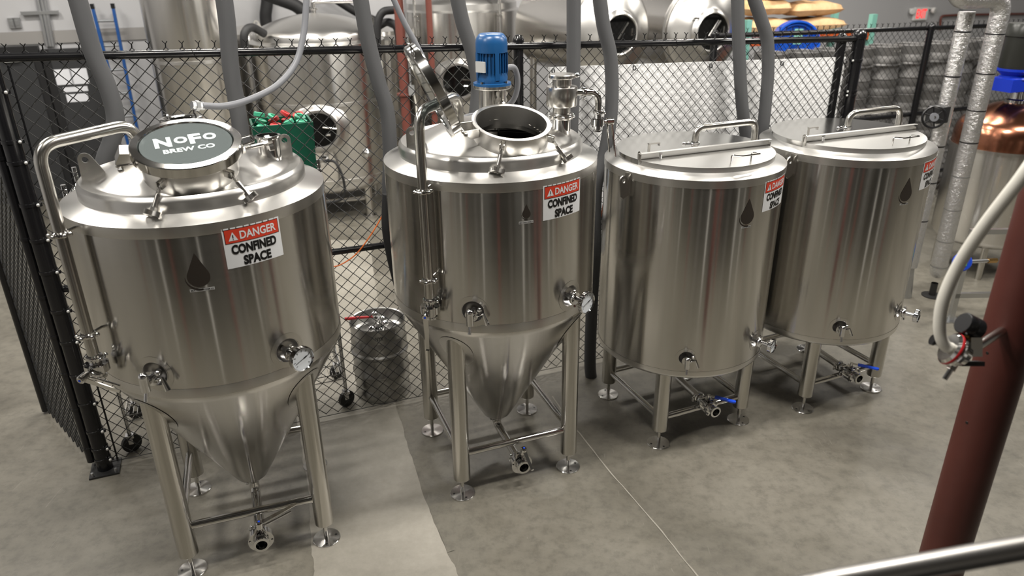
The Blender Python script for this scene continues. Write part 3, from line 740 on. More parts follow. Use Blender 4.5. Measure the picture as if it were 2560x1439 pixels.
# ------------------------------------------------------------------ open-top tanks
def open_tank(name, label, loc, yaw, signphi, dropphi):
    root = thing(name, label, 'tank', loc, TH, 'open-top tanks')
    R, z0, z1 = .541, .556, 1.804
    shell(root, R, z0+.02, z1, [(math.radians(-28.5), .70, .062), (math.radians(26), .727, .062)])
    MB().lathe([(R+.0012, z1-.045), (R+.0012, z1)], 128).obj('weld_band', 'steel_band', root)
    MB().lathe([(0, z0-.03), (.3, z0-.022), (R-.05, z0-.010), (R-.015, z0-.002), (R-.002, z0+.01), (R+.0012, z0+.022), (R+.0012, z0+.05)], 128).obj('bottom_head', 'steel_band', root)
    MB().lathe([(R+.001, z1), (R-.003, z1+.002), (.462, z1+.030), (.455, z1+.030)], 128).obj('shoulder', 'steel_shoulder', root)
    rl, b0, zt = .472, -.115, 1.862
    def half(name, front, z, par, th=.036):
        a = math.acos(-b0/rl) if True else 0
        s0 = math.asin(b0/rl)
        if front: A = [PI-s0+(PI+2*s0)*k/60 for k in range(61)]
        else: A = [s0+(PI-2*s0)*k/60 for k in range(61)]
        return MB().prism([(rl*math.cos(t_), rl*math.sin(t_)) for t_ in A], th, None, z-th).obj(name, 'steel_lid_front' if front else 'steel_lid', par)
    half('fixed_lid', False, zt, root)
    fl = half('hinged_lid', True, zt-.003, root)
    mb = MB(); mb.box((0, b0+.002, zt+.018), (.92, .004, .036)); mb.box((0, b0-.012, zt+.035), (.92, .028, .003)); mb.obj('lid_rail', 'steel_bar', root)
    for s_ in (-1, 1):
        out = [(-.018, -.02), (.018, -.02), (.018, .03)]+[(.018*math.cos(t_), .03+.018*math.sin(t_)) for t_ in [PI*k/8 for k in range(1, 8)]]+[(-.018, .03)]
        MB().prism(out, .004, frame((s_*.452, b0-.004, zt), (s_, 0, 0), (0, -1, 0))).obj('rail_end', 'steel_satin', root)
    mb = MB()
    for x in (-.33,): mb.cyl((x, b0-.03, zt), (x, b0-.03, zt+.032), .008, 8); mb.cyl((x, b0-.03, zt+.024), (x, b0-.03, zt+.034), .011, 6)
    mb.obj('hinge_bolt', 'chrome', fl)
    for x in (-.27, .22):
        MB().prism([(-.02, 0), (.02, 0), (.012, .032), (-.008, .036)], .004, frame((x, b0+.035, zt), (0, 1, 0), (1, 0, 0))).obj('stop_tab', 'steel_satin', root)
    mb = MB(); mb.box((-.32, .0, zt+.028), (.016, .004, .056)); mb.box((-.288, .0, zt+.054), (.075, .02, .006)); mb.box((-.254, 0, zt+.046), (.004, .02, .018)); mb.obj('lid_catch', 'steel_satin', root)
    mb = MB(); q = [(-.035, -.405, zt-.003), (.105, -.40, zt-.003)]
    mb.tube(fillet([q[0], (-.035, -.405, zt+.048), (.0, -.45, zt+.048), (.135, -.445, zt+.048), (.105, -.40, zt+.048), q[1]], .014, 4), .0045, 8); mb.obj('lid_handle', 'steel_polish', fl)
    pts = fillet([(0, .0, zt), (.0, .0, zt+.12), (.435, -.005, zt+.125), (.435, -.005, zt+.0)], .075, 8)
    pts[-1] = Vec((.435, -.005, zt-.02))
    MB().tube(pts, .0205, 16).obj('wash_pipe', 'steel_tube', root)
    mb = MB(); clamp_ring(mb, (0, 0, zt+.028), (0, 0, 1), .023, (-1, 0, 0)); mb.cyl((-.035, 0, zt+.028), (-.075, 0, zt+.03), .006, 8); mb.ball((-.078, 0, zt+.03), .012, 8); mb.obj('pipe_clamp', 'chrome', root)
    for p_, s_ in ((-76, -1), (82, 1)):
        d = rad(1, math.radians(p_), 0); q = rad(R, math.radians(p_), 1.70); lug(root, q+d*.022, d, .085, .06)
        MB().box((0, 0, .035), (.045, .006, .12), frame(q+d*.003, (0, 0, 1), (d.y, -d.x, 0))).obj('lug_pad', 'steel_satin', root)
    leg_set(root, .461, .58, yaw, .20)
    MB().tube(fillet([(0, 0, z0-.01), (0, 0, .27), (0, -.40, .255)], .07, 8), .026, 16).obj('outlet_pipe', 'steel_polish', root)
    mb = MB(); clamp_ring(mb, (0, -.30, .258), (0, -1, 0), .03, (-1, 0, .2)); mb.obj('outlet_clamp', 'chrome', root)
    # three-piece ball valve
    M = frame((0, -.40, .255), (0, -1, 0), (1, 0, 0)); mb = MB()
    mb.lathe([(.02, -.07), (.036, -.068), (.036, -.06), (.026, -.056), (.026, -.04), (.03, -.036), (.03, .036), (.026, .05), (.026, .074), (.037, .078), (.037, .088), (.026, .090), (.024, .03)], 28, M)
    mb.box((0, 0, -.036), (.078, .078, .014), M); mb.box((0, 0, .036), (.078, .078, .014), M)
    for sx in (-1, 1):
        for sy in (-1, 1): mb.cyl(M @ Vec((sx*.031, sy*.031, -.055)), M @ Vec((sx*.031, sy*.031, .055)), .007, 8)
    mb.cyl((0, -.40, .29), (0, -.40, .335), .011, 10); mb.box((0, -.40, .300), (.04, .04, .012))
    bv = mb.obj('ball_valve', 'chrome', root)
    MB().lathe([(.0245, .06), (0, .06)], 20, M).obj('valve_bore', 'liquid_and_bore_black', bv)
    d = Vec((.62, -.75, -.03)).normalized(); n_ = Vec((d.y, -d.x, 0)); s0 = Vec((0, -.40, .33)); mb = MB()
    mb.box((.03, 0, 0), (.07, .018, .004), frame(s0, (0, 0, 1), d)); h1 = mb.obj('valve_handle', 'steel_satin', bv)
    MB().prism([(0, -.013)]+[(.12+.013*math.cos(t_), .013*math.sin(t_)) for t_ in [-PI/2+PI*k/8 for k in range(9)]]+[(0, .013)], .010, frame(s0+d*.04+Vec((0, 0, -.003)), (0, 0, 1), d)).obj('handle_grip', 'handle_blue', h1, label='blue plastic lever grip')
    ph = math.radians(-28.5); dish(root, R, ph, .70, .045, .066); sample_valve(root, R, ph, .695, 1.15)
    pg = math.radians(26); dish(root, R, pg, .727, .045, .066); gauge(root, R, pg, .727, 0, .046)
    danger_sign(root, R, math.radians(signphi), 1.682)
    drop_mark(root, R, math.radians(dropphi), 1.615, .150)
    name_strip(root, R, math.radians(dropphi-.2), 1.524, .066, .0115, 'OPEN TOP FERM')
    return root

tank3 = open_tank('open_top_tank', 'flat-lidded steel tank standing between the open conical tank and another flat-lidded one', Vec((1.12201, 4.44048, 0)), math.radians(2.1), 26.3, 1.5)
tank4 = open_tank('open_top_tank', 'flat-lidded steel tank at the end of the row, beside the foil-wrapped pipes', Vec((2.21224, 4.8284, 0)), math.radians(2.3), 26.0, .6)

# ------------------------------------------------------------------ chain-link fences
DM = .0816
def chain_link(L, ztop, zbot=.03, wr=.0029, barbs=True, D=DM):
    """zigzag wires hung side by side in the local XZ plane, hooked into each other"""
    mb = MB(); h = D/2; nw = int(L/h); off = [(wr*1.25, 0), (0, wr*1.25), (-wr*1.25, 0), (0, -wr*1.25)]
    for k in range(nw):
        x0 = k*h; zt = ztop(x0)+.035; n = int((zt-zbot)/h); vs = []; fs = []
        for j in range(n+1):
            z = zt-j*h; left = (j+k) % 2 == 0
            x = x0+(0 if left else h)+random.uniform(-.0012, .0012); y = .0022 if left else -.0022
            for ox, oy in off: vs.append((x+ox, y+oy, z))
        for j in range(n):
            for q in range(4): fs.append((j*4+q, j*4+(q+1) % 4, (j+1)*4+(q+1) % 4, (j+1)*4+q))
        mb.add(vs, fs)
        if barbs and k % 2 == 0:
            xt = x0; z = zt
            mb.tube([(xt, 0, z-.004), (xt+.002, 0, z+.012), (xt+.002, 0, z+.018)], wr*1.5, 4)
            mb.tube([(xt+.002, 0, z+.016), (xt-.012, .004, z+.032)], wr, 4); mb.tube([(xt+.002, 0, z+.016), (xt+.013, -.004, z+.030)], wr, 4)
    return mb
def fence_root(name, label, u, v, rz, cat='fence'): return thing(name, label, cat, W(u, v), rz)
UL, UR = -2.77, 2.86
def rail_z(u): return 2.425-.028*u
fr = fence_root('chain_link_fence', 'black vinyl-coated chain-link fence running behind the four tanks', UL, .03, TH)
LF = UR-UL
def rz_(x): return rail_z(UL+x)
chain_link(LF, lambda x: rz_(x)).obj('wire_mesh', 'black_wire', fr, None, kind='stuff')
MB().cyl((-.02, 0, rz_(0)), (LF, 0, rz_(LF)), .0225, 14).obj('top_rail', 'black_vinyl', fr)
MB().cyl((0, 0, 1.235), (LF, 0, 1.215), .021, 14).obj('middle_rail', 'black_vinyl', fr)
MB().cyl((0, .0, .035), (LF, 0, .035), .0025, 6).obj('tension_wire', 'black_wire', fr)
def post(parent, x, y, h, r, plate=True, cap=True):
    mb = MB().cyl((x, y, .0), (x, y, h), r, 18); p = mb.obj('post', 'black_vinyl', parent)
    if cap: MB().lathe([(r+.003, -.02), (r+.006, 0), (r+.004, .02), (r*.6, .045), (0, .05)], 18, Mat.Translation((x, y, h))).obj('post_cap', 'black_vinyl', p)
    if plate:
        MB().box((x, y, .006), (.17, .17, .012)).obj('base_plate', 'dark_steel', p, None)
        for sx in (-1, 1):
            for sy in (-1, 1): MB().cyl((x+sx*.065, y+sy*.065, .012), (x+sx*.065, y+sy*.065, .035), .009, 6).obj('anchor_bolt', 'galv', p)
    return p

pc = post(fr, 0, -.02, rz_(0)+.0, .045, cap=False)
def band(parent, x, y, z, r, bolt=(1, -.6)):
    mb = MB().lathe([(r+.001, -.010), (r+.004, -.009), (r+.004, .009), (r+.001, .010)], 20, Mat.Translation((x, y, z)))
    d = Vec((*bolt, 0)).normalized(); q = Vec((x, y, z))+d*(r+.014)
    mb.box((0, 0, 0), (.03, .012, .018), frame(q, (0, 0, 1), d)); o = mb.obj('tension_band', 'black_vinyl', parent)
    t_ = Vec((-d.y, d.x, 0)); 
    if t_.y > 0: t_ = -t_
    MB().ball(q+t_*.012+d*.004, .0095, 10).obj('band_bolt', 'white_bolt', o)
for z in (2.34, 2.09, 1.98, 1.75, 1.55, 1.36, 1.12, .92, .70, .50, .30, .17, .09): band(fr, 0, -.02, z, .045)
MB().cyl((.075, -.004, .05), (.075, -.004, rz_(0)-.04), .006, 6).obj('tension_bar', 'black_vinyl', fr)
post(fr, W(.08, 0).x*0+(.085-UL), .025, rz_(.085-UL)+.02, .032)
post(fr, 2.72-UL, .03, rz_(2.75-UL)-.005, .036); pe = post(fr, 2.86-UL, -.0, rz_(LF)+.02, .046)
for z in (2.19, 1.96, 1.93, 1.5, 1.1, .6): band(fr, LF, 0, z, .046, (-1, -.3))
for x in (.42, .95, 1.55, 2.05, 3.2, 4.0, 4.7):
    MB().ring((x, 0, rz_(x)), (1, 0, .3), .026, .0018, 14, 5).obj('tie_wire', 'black_wire', fr)
# gate swung open at the corner
gd = (W(-3.232, .925)-W(UL-.06, .06)); gl = gd.length; ga = math.atan2(gd.y, gd.x)
gr = thing('chain_link_gate', 'black chain-link gate swung open at the corner post of the fence', 'gate', W(UL-.07, .05), ga)
chain_link(gl-.06, lambda x: 2.36, .02).obj('wire_mesh', 'black_wire', gr, None, kind='stuff').location = (.03, 0, 0)
for x in (0, gl-.02): MB().cyl((x, 0, .06 if x == 0 else .02), (x, 0, 2.40), .028, 14).obj('gate_post', 'black_vinyl', gr)
MB().cyl((0, 0, 2.36), (gl-.02, 0, 2.36), .021, 12).obj('gate_rail', 'black_vinyl', gr)
for z in (2.0, 1.55, 1.2, .95, .7, .45, .16):
    MB().lathe([(.028, -.009), (.032, -.008), (.032, .008), (.028, .009)], 16, Mat.Translation((0, 0, z))).obj('tension_band', 'black_vinyl', gr)
# fence further back, behind the flat-lidded tanks
b0_, b1_ = onv(1783, 90, 2.0), onv(2760, 54, 2.0)
bd = b1_-b0_; bl = Vec((bd.x, bd.y, 0)).length
bf = thing('chain_link_fence', 'black chain-link fence further back, in front of the stacked kegs', 'fence', (b0_.x, b0_.y, 0), TH)
bz = lambda x: b0_.z+(b1_.z-b0_.z)*x/bl
chain_link(bl, bz, .03, .0029).obj('wire_mesh', 'black_wire', bf, None, kind='stuff')
MB().cyl((0, 0, bz(0)), (bl, 0, bz(bl)), .024, 12).obj('top_rail', 'black_vinyl', bf)
xp = (onv(2324, 63, 2.0)-b0_).dot(U)
for x in (0, xp, bl): post(bf, x, -.03, bz(x)+.01, .036)
for z in (1.2, .45): MB().cyl((0, 0, z), (bl, 0, z), .024, 12).obj('middle_rail', 'black_vinyl', bf)
# white sheet zip-tied to the back of the front fence
c = [onv(x, y, .055) for x, y in ((1372, 168), (2115, 142))]
wl = (c[1]-c[0]).dot(U); 
wb = thing('plastic_sheet', 'white plastic sheet tied to the fence behind the flat-lidded tanks', 'plastic sheet', (c[0].x, c[0].y, 0), TH)
zA, zB = c[0].z, c[1].z
MB().add([(0, 0, .95), (wl, 0, .95), (wl, 0, zB), (0, 0, zA), (0, .006, .95), (wl, .006, .95), (wl, .006, zB), (0, .006, zA)], [(0, 1, 2, 3), (7, 6, 5, 4), (0, 4, 5, 1), (1, 5, 6, 2), (2, 6, 7, 3), (3, 7, 4, 0)]).obj('sheet', 'white_board', wb, None)
for x, y in ((1382, 172), (1585, 165), (1776, 160), (1954, 154), (2112, 150)):
    p = onv(x, y, .05); q = Vec(((p-c[0]).dot(U), -.012, p.z-.012)); MB().ring(q, (1, .3, 0), .014, .004, 10, 5).obj('cable_tie', 'black_plastic', wb)

# ------------------------------------------------------------------ hoses, conduits, cords
def hose(name, label, pts, r, mt, v=None, cat='hose', group=None, seg=14, n=8):
    P = [onv(x, y, v if v is not None else vv) if True else None for (x, y, *rest) in pts for vv in [rest[0] if rest else v]]
    P = [onv(p[0], p[1], p[2] if len(p) > 2 else v) for p in pts]
    return MB().tube(spline(P, n), r, seg).obj(name, mt, None, label=label, cat=cat, group=group)
G1 = 'grey foam-insulated hoses hanging in front of the fence'
H = lambda lab, pts, v=-.13, r=.044: hose('insulated_hose', lab, pts, .044, 'foam_hose', v, 'hose', G1)
H('thick grey foam-wrapped hose bending down beside the etched tank lid', [(165, -180), (180, -60), (200, 20), (232, 130), (268, 215), (288, 290), (280, 350), (262, 400), (250, 470), (262, 560), (300, 700)])
H('straight thick grey foam-wrapped hose behind the looping thin conduit', [(545, -180), (556, -40), (568, 60), (577, 170), (592, 260), (604, 340), (612, 420), (640, 560)], -.12)
H('thick grey foam-wrapped hose snaking down left of the open conical tank', [(880, -180), (893, -60), (907, 30), (922, 110), (945, 200), (968, 280), (975, 380), (973, 470), (978, 560), (990, 640)], -.1, .06)
H('thick grey foam-wrapped hose passing behind the blue motor', [(1125, -170), (1138, -40), (1155, 50), (1180, 130), (1195, 210), (1190, 280), (1185, 360), (1180, 480)], -.06, .055)
H('straight thick grey foam-wrapped hose behind the relief vessel', [(1432, -180), (1434, -40), (1434, 120), (1432, 240), (1428, 340), (1425, 470)], -.14, .040)
H('thick grey foam-wrapped hose winding down between the conical and flat-lidded tanks', [(1485, -170), (1495, -40), (1508, 60), (1526, 140), (1530, 230), (1526, 300), (1512, 380), (1490, 470), (1487, 620), (1480, 760), (1475, 900), (1480, 960)], -.14, .042)
H('straight thick grey foam-wrapped hose left of a bent one behind the flat lid', [(1840, -180), (1843, -40), (1846, 80), (1850, 180), (1856, 270), (1868, 360), (1880, 450)], -.12, .040)
H('bent thick grey foam-wrapped hose right of a straight one behind the flat lid', [(1868, -180), (1880, -30), (1900, 40), (1918, 100), (1920, 180), (1914, 260), (1906, 340), (1900, 450)], -.14, .040)
hose('flexible_conduit', 'ribbed grey flexible conduit looping to the open neck behind the etched lid', [(772, -180), (768, -60, -.2), (765, 20, -.22), (758, 90, -.25), (738, 160, -.3), (690, 215, -.38), (620, 250, -.45), (560, 265, -.5), (505, 264, -.55)], .0165, 'conduit', -.2, 'conduit')
mb = MB(); p = onv(494, 264, -.555); d = (onv(520, 266, -.53)-p).normalized(); mb.cyl(p-d*.03, p+d*.03, .02, 8); mb.cyl(p-d*.012, p+d*.006, .026, 6)
mb.obj('conduit_fitting', 'galv', None, label='metal coupling on the end of the looping conduit', cat='coupling')
hose('flexible_conduit', 'thin straight grey conduit sloping down behind the open manway lid', [(960, -60), (985, 0), (1010, 55), (1040, 110), (1075, 180), (1120, 275)], .0165, 'conduit', -.05, 'conduit')
hose('extension_cord', 'thin orange cord drooping across the fence between the conical tanks', [(972, 500), (955, 540), (925, 590), (890, 635), (850, 662), (815, 670), (790, 690)], .004, 'orange', -.03, 'cord', seg=8)
hose('extension_cord', 'thin orange cord hanging beside the flat-lidded tank edge', [(1530, 350), (1524, 385), (1512, 480), (1500, 560), (1492, 620)], .0035, 'orange', -.05, 'cord', seg=8)
hose('rubber_hose', 'black rubber hose running down close to the open conical tank', [(968, 485), (966, 560), (975, 625), (990, 690), (1010, 760)], .030, 'foam_black', -.2, 'hose')

# ------------------------------------------------------------------ wire shelving with its load
rk = thing('wire_shelving', 'chrome wire shelving on casters behind the etched tank', 'shelving', W(-2.62, .16), TH)
RL, RD = 1.40, .42
SZ = [.27, .62, .97, 1.32, 1.72]
for x in (0, RL):
    for y in (0, RD):
        mb = MB().cyl((x, y, .13), (x, y, 1.80), .0135, 12)
        for k in range(60): mb.lathe([(.0135, -.002), (.0146, 0), (.0135, .002)], 10, Mat.Translation((x, y, .18+.027*k)))
        p = mb.obj('post', 'chrome', rk)
        mb = MB(); M = frame((x, y-.0, .062), (.55, -1, 0)); mb.lathe([(0, -.016), (.04, -.016), (.062, -.012), (.062, .012), (.04, .016), (0, .016)], 24, M); mb.obj('caster_wheel', 'rubber', p)
        mb = MB(); mb.box((x, y, .118), (.05, .05, .02)); mb.box((x, y, .09), (.03, .05, .05)); mb.obj('caster_fork', 'chrome', p, None)
for z in SZ:
    mb = MB()
    for zz in (z, z-.045):
        for y in (0, RD): mb.cyl((0, y, zz), (RL, y, zz), .0034, 6)
        for x in (0, RL): mb.cyl((x, 0, zz), (x, RD, zz), .0034, 6)
    n = 46
    for y in (0, RD): mb.tube([(RL*k/n, y, z-.045*(k % 2)) for k in range(n+1)], .0024, 5)
    n = 14
    for x in (0, RL): mb.tube([(x, RD*k/n, z-.045*(k % 2)) for k in range(n+1)], .0024, 5)
    for k in range(1, 56): mb.cyl((RL*k/56, 0, z+.003), (RL*k/56, RD, z+.003), .0019, 5)
    for y in (.14, .28): mb.cyl((0, y, z-.003), (RL, y, z-.003), .003, 6)
    mb.obj('shelf', 'chrome', rk, None)
# green bin on the top shelf
c0 = W(-1.565, .20, SZ[-1]+.006)
bn = thing('storage_bin', 'dark green plastic bin filled with red and green caps', 'bin', c0, TH)
bw, bdp, bh, th = .335, .26, .30, .006
mb = MB()
mb.add([(0, 0, 0), (bw, 0, 0), (bw, bdp, 0), (0, bdp, 0), (-.012, -.012, bh), (bw+.012, -.012, bh), (bw+.012, bdp+.012, bh), (-.012, bdp+.012, bh), (th, th, .01), (bw-th, th, .01), (bw-th, bdp-th, .01), (th, bdp-th, .01), (0, 0, bh), (bw, 0, bh), (bw, bdp, bh), (0, bdp, bh)],
       [(3, 2, 1, 0), (0, 1, 5, 4), (1, 2, 6, 5), (2, 3, 7, 6), (3, 0, 4, 7), (4, 5, 13, 12), (5, 6, 14, 13), (6, 7, 15, 14), (7, 4, 12, 15), (12, 13, 9, 8), (13, 14, 10, 9), (14, 15, 11, 10), (15, 12, 8, 11), (8, 9, 10, 11)])
mb.obj('bin_body', 'bin_green', bn, None)
for k in range(12):
    x, y = .05+.078*(k % 4), .05+.078*(k//4); z = bh-.012+random.uniform(-.01, .02)+.012*(k//4)
    A = Mat.Translation(W(-1.565, .20, SZ[-1]+.006)+x*U+y*V+Vec((0, 0, z))) @ Mat.Rotation(random.uniform(0, 6), 4, 'Z') @ Mat.Rotation(random.uniform(-.6, .6), 4, 'X')
    cl = 'cloth_red' if k in (1, 5, 6, 10, 11) else 'mint'
    o = MB().lathe([(0, -.014), (.026, -.014), (.034, -.010), (.034, .012), (.028, .016), (.020, .016), (.018, .006), (0, .006)], 16).obj('loose_fitting', cl, None, label='red cap lying loose in the green bin' if cl == 'cloth_red' else 'mint green cap lying loose in the green bin', cat='cap', group='red caps in the green bin' if cl == 'cloth_red' else 'mint caps in the green bin')
    o.matrix_world = A
# odds and ends on the lower shelves
def shelf_box(u, v, z, d, mt, name, lab, cat):
    mb = MB(); a, b_, h = d; mb.box((0, 0, h/2), (a, b_, h)); mb.box((0, 0, h-.012), (a+.012, b_+.012, .02))
    o = mb.obj(name, mt, None, None, label=lab, cat=cat); o.location = W(u, v, z+.0065); o.rotation_euler = (0, 0, TH+.1)
shelf_box(-2.47, .36, SZ[1], (.20, .2, .16), 'sack', 'cardboard_box', 'small brown cardboard box on the wire shelving', 'box')
shelf_box(-2.15, .36, SZ[0], (.26, .22, .18), 'galv', 'metal_crate', 'grey metal crate on the lowest wire shelf', 'crate')
shelf_box(-1.75, .36, SZ[0], (.24, .2, .2), 'galv', 'metal_crate', 'grey metal crate nearer the keg on the lowest wire shelf', 'crate')
def pump(u, v, z):
    r_ = thing('transfer_pump', 'shiny small transfer pump on the wire shelving', 'pump', W(u, v, z+.005), TH)
    MB().lathe([(0, -.10), (.05, -.10), (.055, -.09), (.055, .06), (.03, .07), (0, .07)], 20, frame((0, 0, .07), (1, .2, 0))).obj('pump_motor', 'bottle_blue', r_)
    MB().lathe([(0, 0), (.06, 0), (.065, .01), (.065, .04), (.03, .05), (.02, .10), (0, .10)], 24, frame((.075, 0, .07), (1, .2, 0))).obj('pump_head', 'chrome', r_)
    MB().box((0, 0, .01), (.2, .1, .02)).obj('pump_base', 'galv', r_, None)
pump(-2.12, .36, SZ[1]-.0)

# ------------------------------------------------------------------ kegs
def keg_proto(name, label, loc, mt, group=None, rz=0.0):
    r_ = thing(name, label, 'keg', loc, rz, group)
    R = .200; H_ = .59
    pr = [(.150, .03), (R-.012, .0), (R-.004, .004), (R-.001, .02), (R-.004, .07), (R-.013, .085), (R-.013, .10), (R, .125), (R-.004, .19), (R+.006, .202), (R+.006, .213), (R-.004, .226), (R-.004, .345), (R+.007, .358), (R+.007, .371), (R-.004, .385), (R, .455), (R-.012, .475), (R-.012, .485), (R-.006, .50), (R-.006, .575), (R-.002, .583), (R-.005, H_), (R-.012, .585), (R-.014, .50), (R-.03, .488), (.13, .505), (.06, .512), (.05, .505), (0, .505)]
    MB().lathe(pr, 48).obj('keg_body', mt, r_)
    MB().lathe([(.045, .5), (.045, .522), (.03, .528), (.026, .515), (0, .515)], 24).obj('keg_valve', 'chrome', r_)
    for s_ in (0, PI/2*2):
        mb = MB(); mp = cyl_map(R-.0052, s_+.35, .545)
        vs = [mp(.055*max(-1, min(1, 1.5*math.cos(t_))), .016*math.sin(t_)) for t_ in [2*PI*k/20 for k in range(20)]]
        mb.add(vs, [tuple(range(20))]); mb.obj('hand_hole', 'hand_hole', r_, None)
    return r_

kg = keg_proto('beer_keg', 'grey steel keg with a tap fitting standing behind the fence', W(-.93, .275), 'keg_steel', None, TH+.4)
mb = MB()
mb.cyl((0, 0, .51), (0, 0, .60), .024, 14); mb.cyl((-.05, -.02, .55), (.05, .03, .55), .017, 12); mb.ball((-.075, -.03, .545), .028, 12); mb.ball((.065, .04, .55), .03, 12); mb.ball((.0, .03, .615), .026, 12); mb.ball((.03, -.05, .56), .026, 12)
cp = mb.obj('keg_coupler', 'chrome', kg)
MB().tube([(.0, .02, .60), (-.10, .06, .615), (-.20, .10, .625)], [.008, .011, .012], 10).obj('coupler_lever', 'red_plastic', cp, label='red coupler lever')
letters(MB(), 'NYK', 0, .0, .055, .028, cyl_map(.1945, -.55, .525), .02).obj('lettering', 'black_ink', kg, None)
ks = None; VK = 2.75
for row in range(9):
    for lv in range(3):
        loc = W(4.35+row*.43, VK+random.uniform(-.02, .02), .13+lv*.592)
        lab = '%s steel keg of the %s column in the stack behind the far fence' % (('lowest', 'middle', 'topmost')[lv], ('first', 'second', 'third', 'fourth', 'fifth', 'sixth', 'seventh', 'eighth', 'ninth')[row])
        if ks is None: ks = k_ = keg_proto('beer_keg', lab, loc, 'keg_grey', 'stacked kegs behind the far fence', TH)
        else: k_ = copy_tree(ks); k_.location = loc; k_['label'] = lab
        k_.rotation_euler = (0, 0, TH+random.uniform(-.6, .6))
for i in range(3):
    pt = thing('pallet', 'wooden pallet under the %s third of the stacked kegs' % ('near', 'middle', 'far')[i], 'pallet', W(4.1+i*1.32, VK-.3), TH)
    for k in range(6): MB().box((.63, .05+k*.11, .118), (1.26, .09, .02)).obj('board', 'pallet_wood', pt, None)
    for y in (.05, .3, .55): MB().box((.63, y, .055), (1.26, .05, .105)).obj('stringer', 'pallet_wood', pt, None)


# ------------------------------------------------------------------ big vessels behind the fence
def swing_band(root, c, R, z): MB().lathe([(R+.001, -.02), (R+.004, -.018), (R+.004, .018), (R+.001, .02)], 64, Mat.Translation(Vec(c)+Vec((0, 0, z)))).obj('weld_band', 'steel_band', root)
def manway_front(root, R, phi, z, r):
    d = rad(1, phi, 0); M = frame(rad(R-.05, phi, z), d, (0, 0, 1))
    MB().lathe([(r+.14, .0), (r+.10, .03), (r+.055, .075), (r+.045, .10), (r+.03, .112), (r, .112), (r-.006, .10), (r-.006, .085)], 48, M).obj('manway_ring', 'steel_dome', root)
    MB().lathe([(r, .088), (0, .088)], 40, M).obj('manway_opening', 'liquid_and_bore_black', root)
    mb = MB(); mb.cyl(M @ Vec((.03, -r*.2, .096)), M @ Vec((.01, -r*1.0, .10)), .010, 8); mb.cyl(M @ Vec((-.06, -r*.35, .096)), M @ Vec((-.06, -r*.6, .10)), .009, 8); mb.obj('manway_yoke', 'steel_polish', root)
# domed fermenter between the first two hoses
cB = W(-.53, 5.05); RB = .80
fb = thing('fermenter', 'large domed steel fermenter with open side manway behind the green bin', 'tank', cB, TH)
MB().lathe([(0, .30), (.4, .31), (RB-.10, .36), (RB-.03, .40), (RB, .46), (RB, 2.07)], 96).obj('shell', 'steel_back', fb)
MB().lathe([(RB, 2.068), (RB-.002, 2.072), (RB-.07, 2.10)], 96).obj('shoulder', 'steel_shoulder', fb)
pr = [(RB-.07, 2.095), (RB-.07, 2.16), (RB-.085, 2.185), (RB-.12, 2.21)]
for k in range(1, 9): pr.append(((RB-.12)*(1-k/8), 2.21+.165*(1-(1-k/8)**2)))
MB().lathe(pr, 80).obj('dome_head', 'steel_dome', fb)
swing_band(fb, (0, 0, 0), RB, 1.42); swing_band(fb, (0, 0, 0), RB, .52)
manway_front(fb, RB, math.radians(-13), 1.16, .20)
for a in (-60, 30, 120, 210):
    t_ = math.radians(a); p = Vec(((RB-.12)*math.cos(t_), (RB-.12)*math.sin(t_), 0)); MB().cyl(p+Vec((0, 0, .012)), p+Vec((0, 0, .42)), .05, 18).obj('leg', 'steel_tube', fb)
    MB().lathe([(0, 0), (.085, 0), (.085, .012), (0, .012)], 24, Mat.Translation(p)).obj('foot_plate', 'steel_polish', fb)
MB().cyl((-.55, -.50, .22), (.36, -.56, .22), .03, 12).obj('stretcher', 'steel_polish', fb)
lug(fb, (-.66, -.18, 2.21), (-1, -.2, 0), .12); lug(fb, (.62, -.2, 2.21), (1, -.2, 0), .12)
mb = MB(); mb.cyl((0, 0, 2.36), (0, 0, 2.46), .03, 14); clamp_ring(mb, (0, 0, 2.42), (0, 0, 1), .033); mb.tube(fillet([(0, 0, 2.44), (0, 0, 2.50), (.62, -.1, 2.50)], .06), .026, 12); mb.obj('top_pipe', 'steel_polish', fb)
for p_, z, in ((26, .82), (-12, .80)):
    ph = math.radians(p_); MB().lathe([(.0, .05), (.02, .05), (.03, .03), (.055, .02), (.06, 0)], 24, frame(rad(RB, ph, z), rad(1, ph, 0))).obj('sample_port', 'chrome', fb)
MB().tube(spline([rad(RB+.05, math.radians(-12), .80), rad(RB+.16, math.radians(-4), .80), rad(RB+.19, math.radians(0), .58), rad(RB+.15, math.radians(-2), .36), rad(RB+.05, math.radians(-20), .28)]), .016, 10).obj('drain_hose', 'foam_black', fb)
for x0 in (-1, 1):
    P = [W(-.53+x0*.62, 4.62, 2.20), W(-.53+x0*.75, 4.5, 2.28), W(-.53+x0*.84, 4.42, 2.22), W(-.53+x0*.86, 4.42, 2.02)]
    MB().tube(spline(P), .045, 12).obj('glycol_hose', 'foam_black', None, label='black foam-wrapped elbow hose on the %s shoulder of the domed fermenter' % ('left', 'right')[x0 > 0], cat='hose')
# tall cylinder left
cA = W(-1.92, 5.15); RA = .47
fa = thing('fermenter', 'tall slim steel fermenter standing in front of the grey wall', 'tank', cA, TH)
MB().lathe([(0, .35), (.1, .35), (RA, .85), (RA, 3.6)], 80).obj('shell', 'steel_back', fa)
pr = [(RA*(1-k/6), 3.6+.14*(1-(1-k/6)**2)) for k in range(7)]; MB().lathe(pr, 64).obj('dome_head', 'steel_dome', fa); swing_band(fa, (0, 0, 0), RA, 1.92)
for a in (45, 135, 225, 315):
    t_ = math.radians(a); p = Vec((.38*math.cos(t_), .38*math.sin(t_), 0)); MB().cyl(p, p+Vec((0, 0, .9)), .04, 14).obj('leg', 'steel_tube', fa)
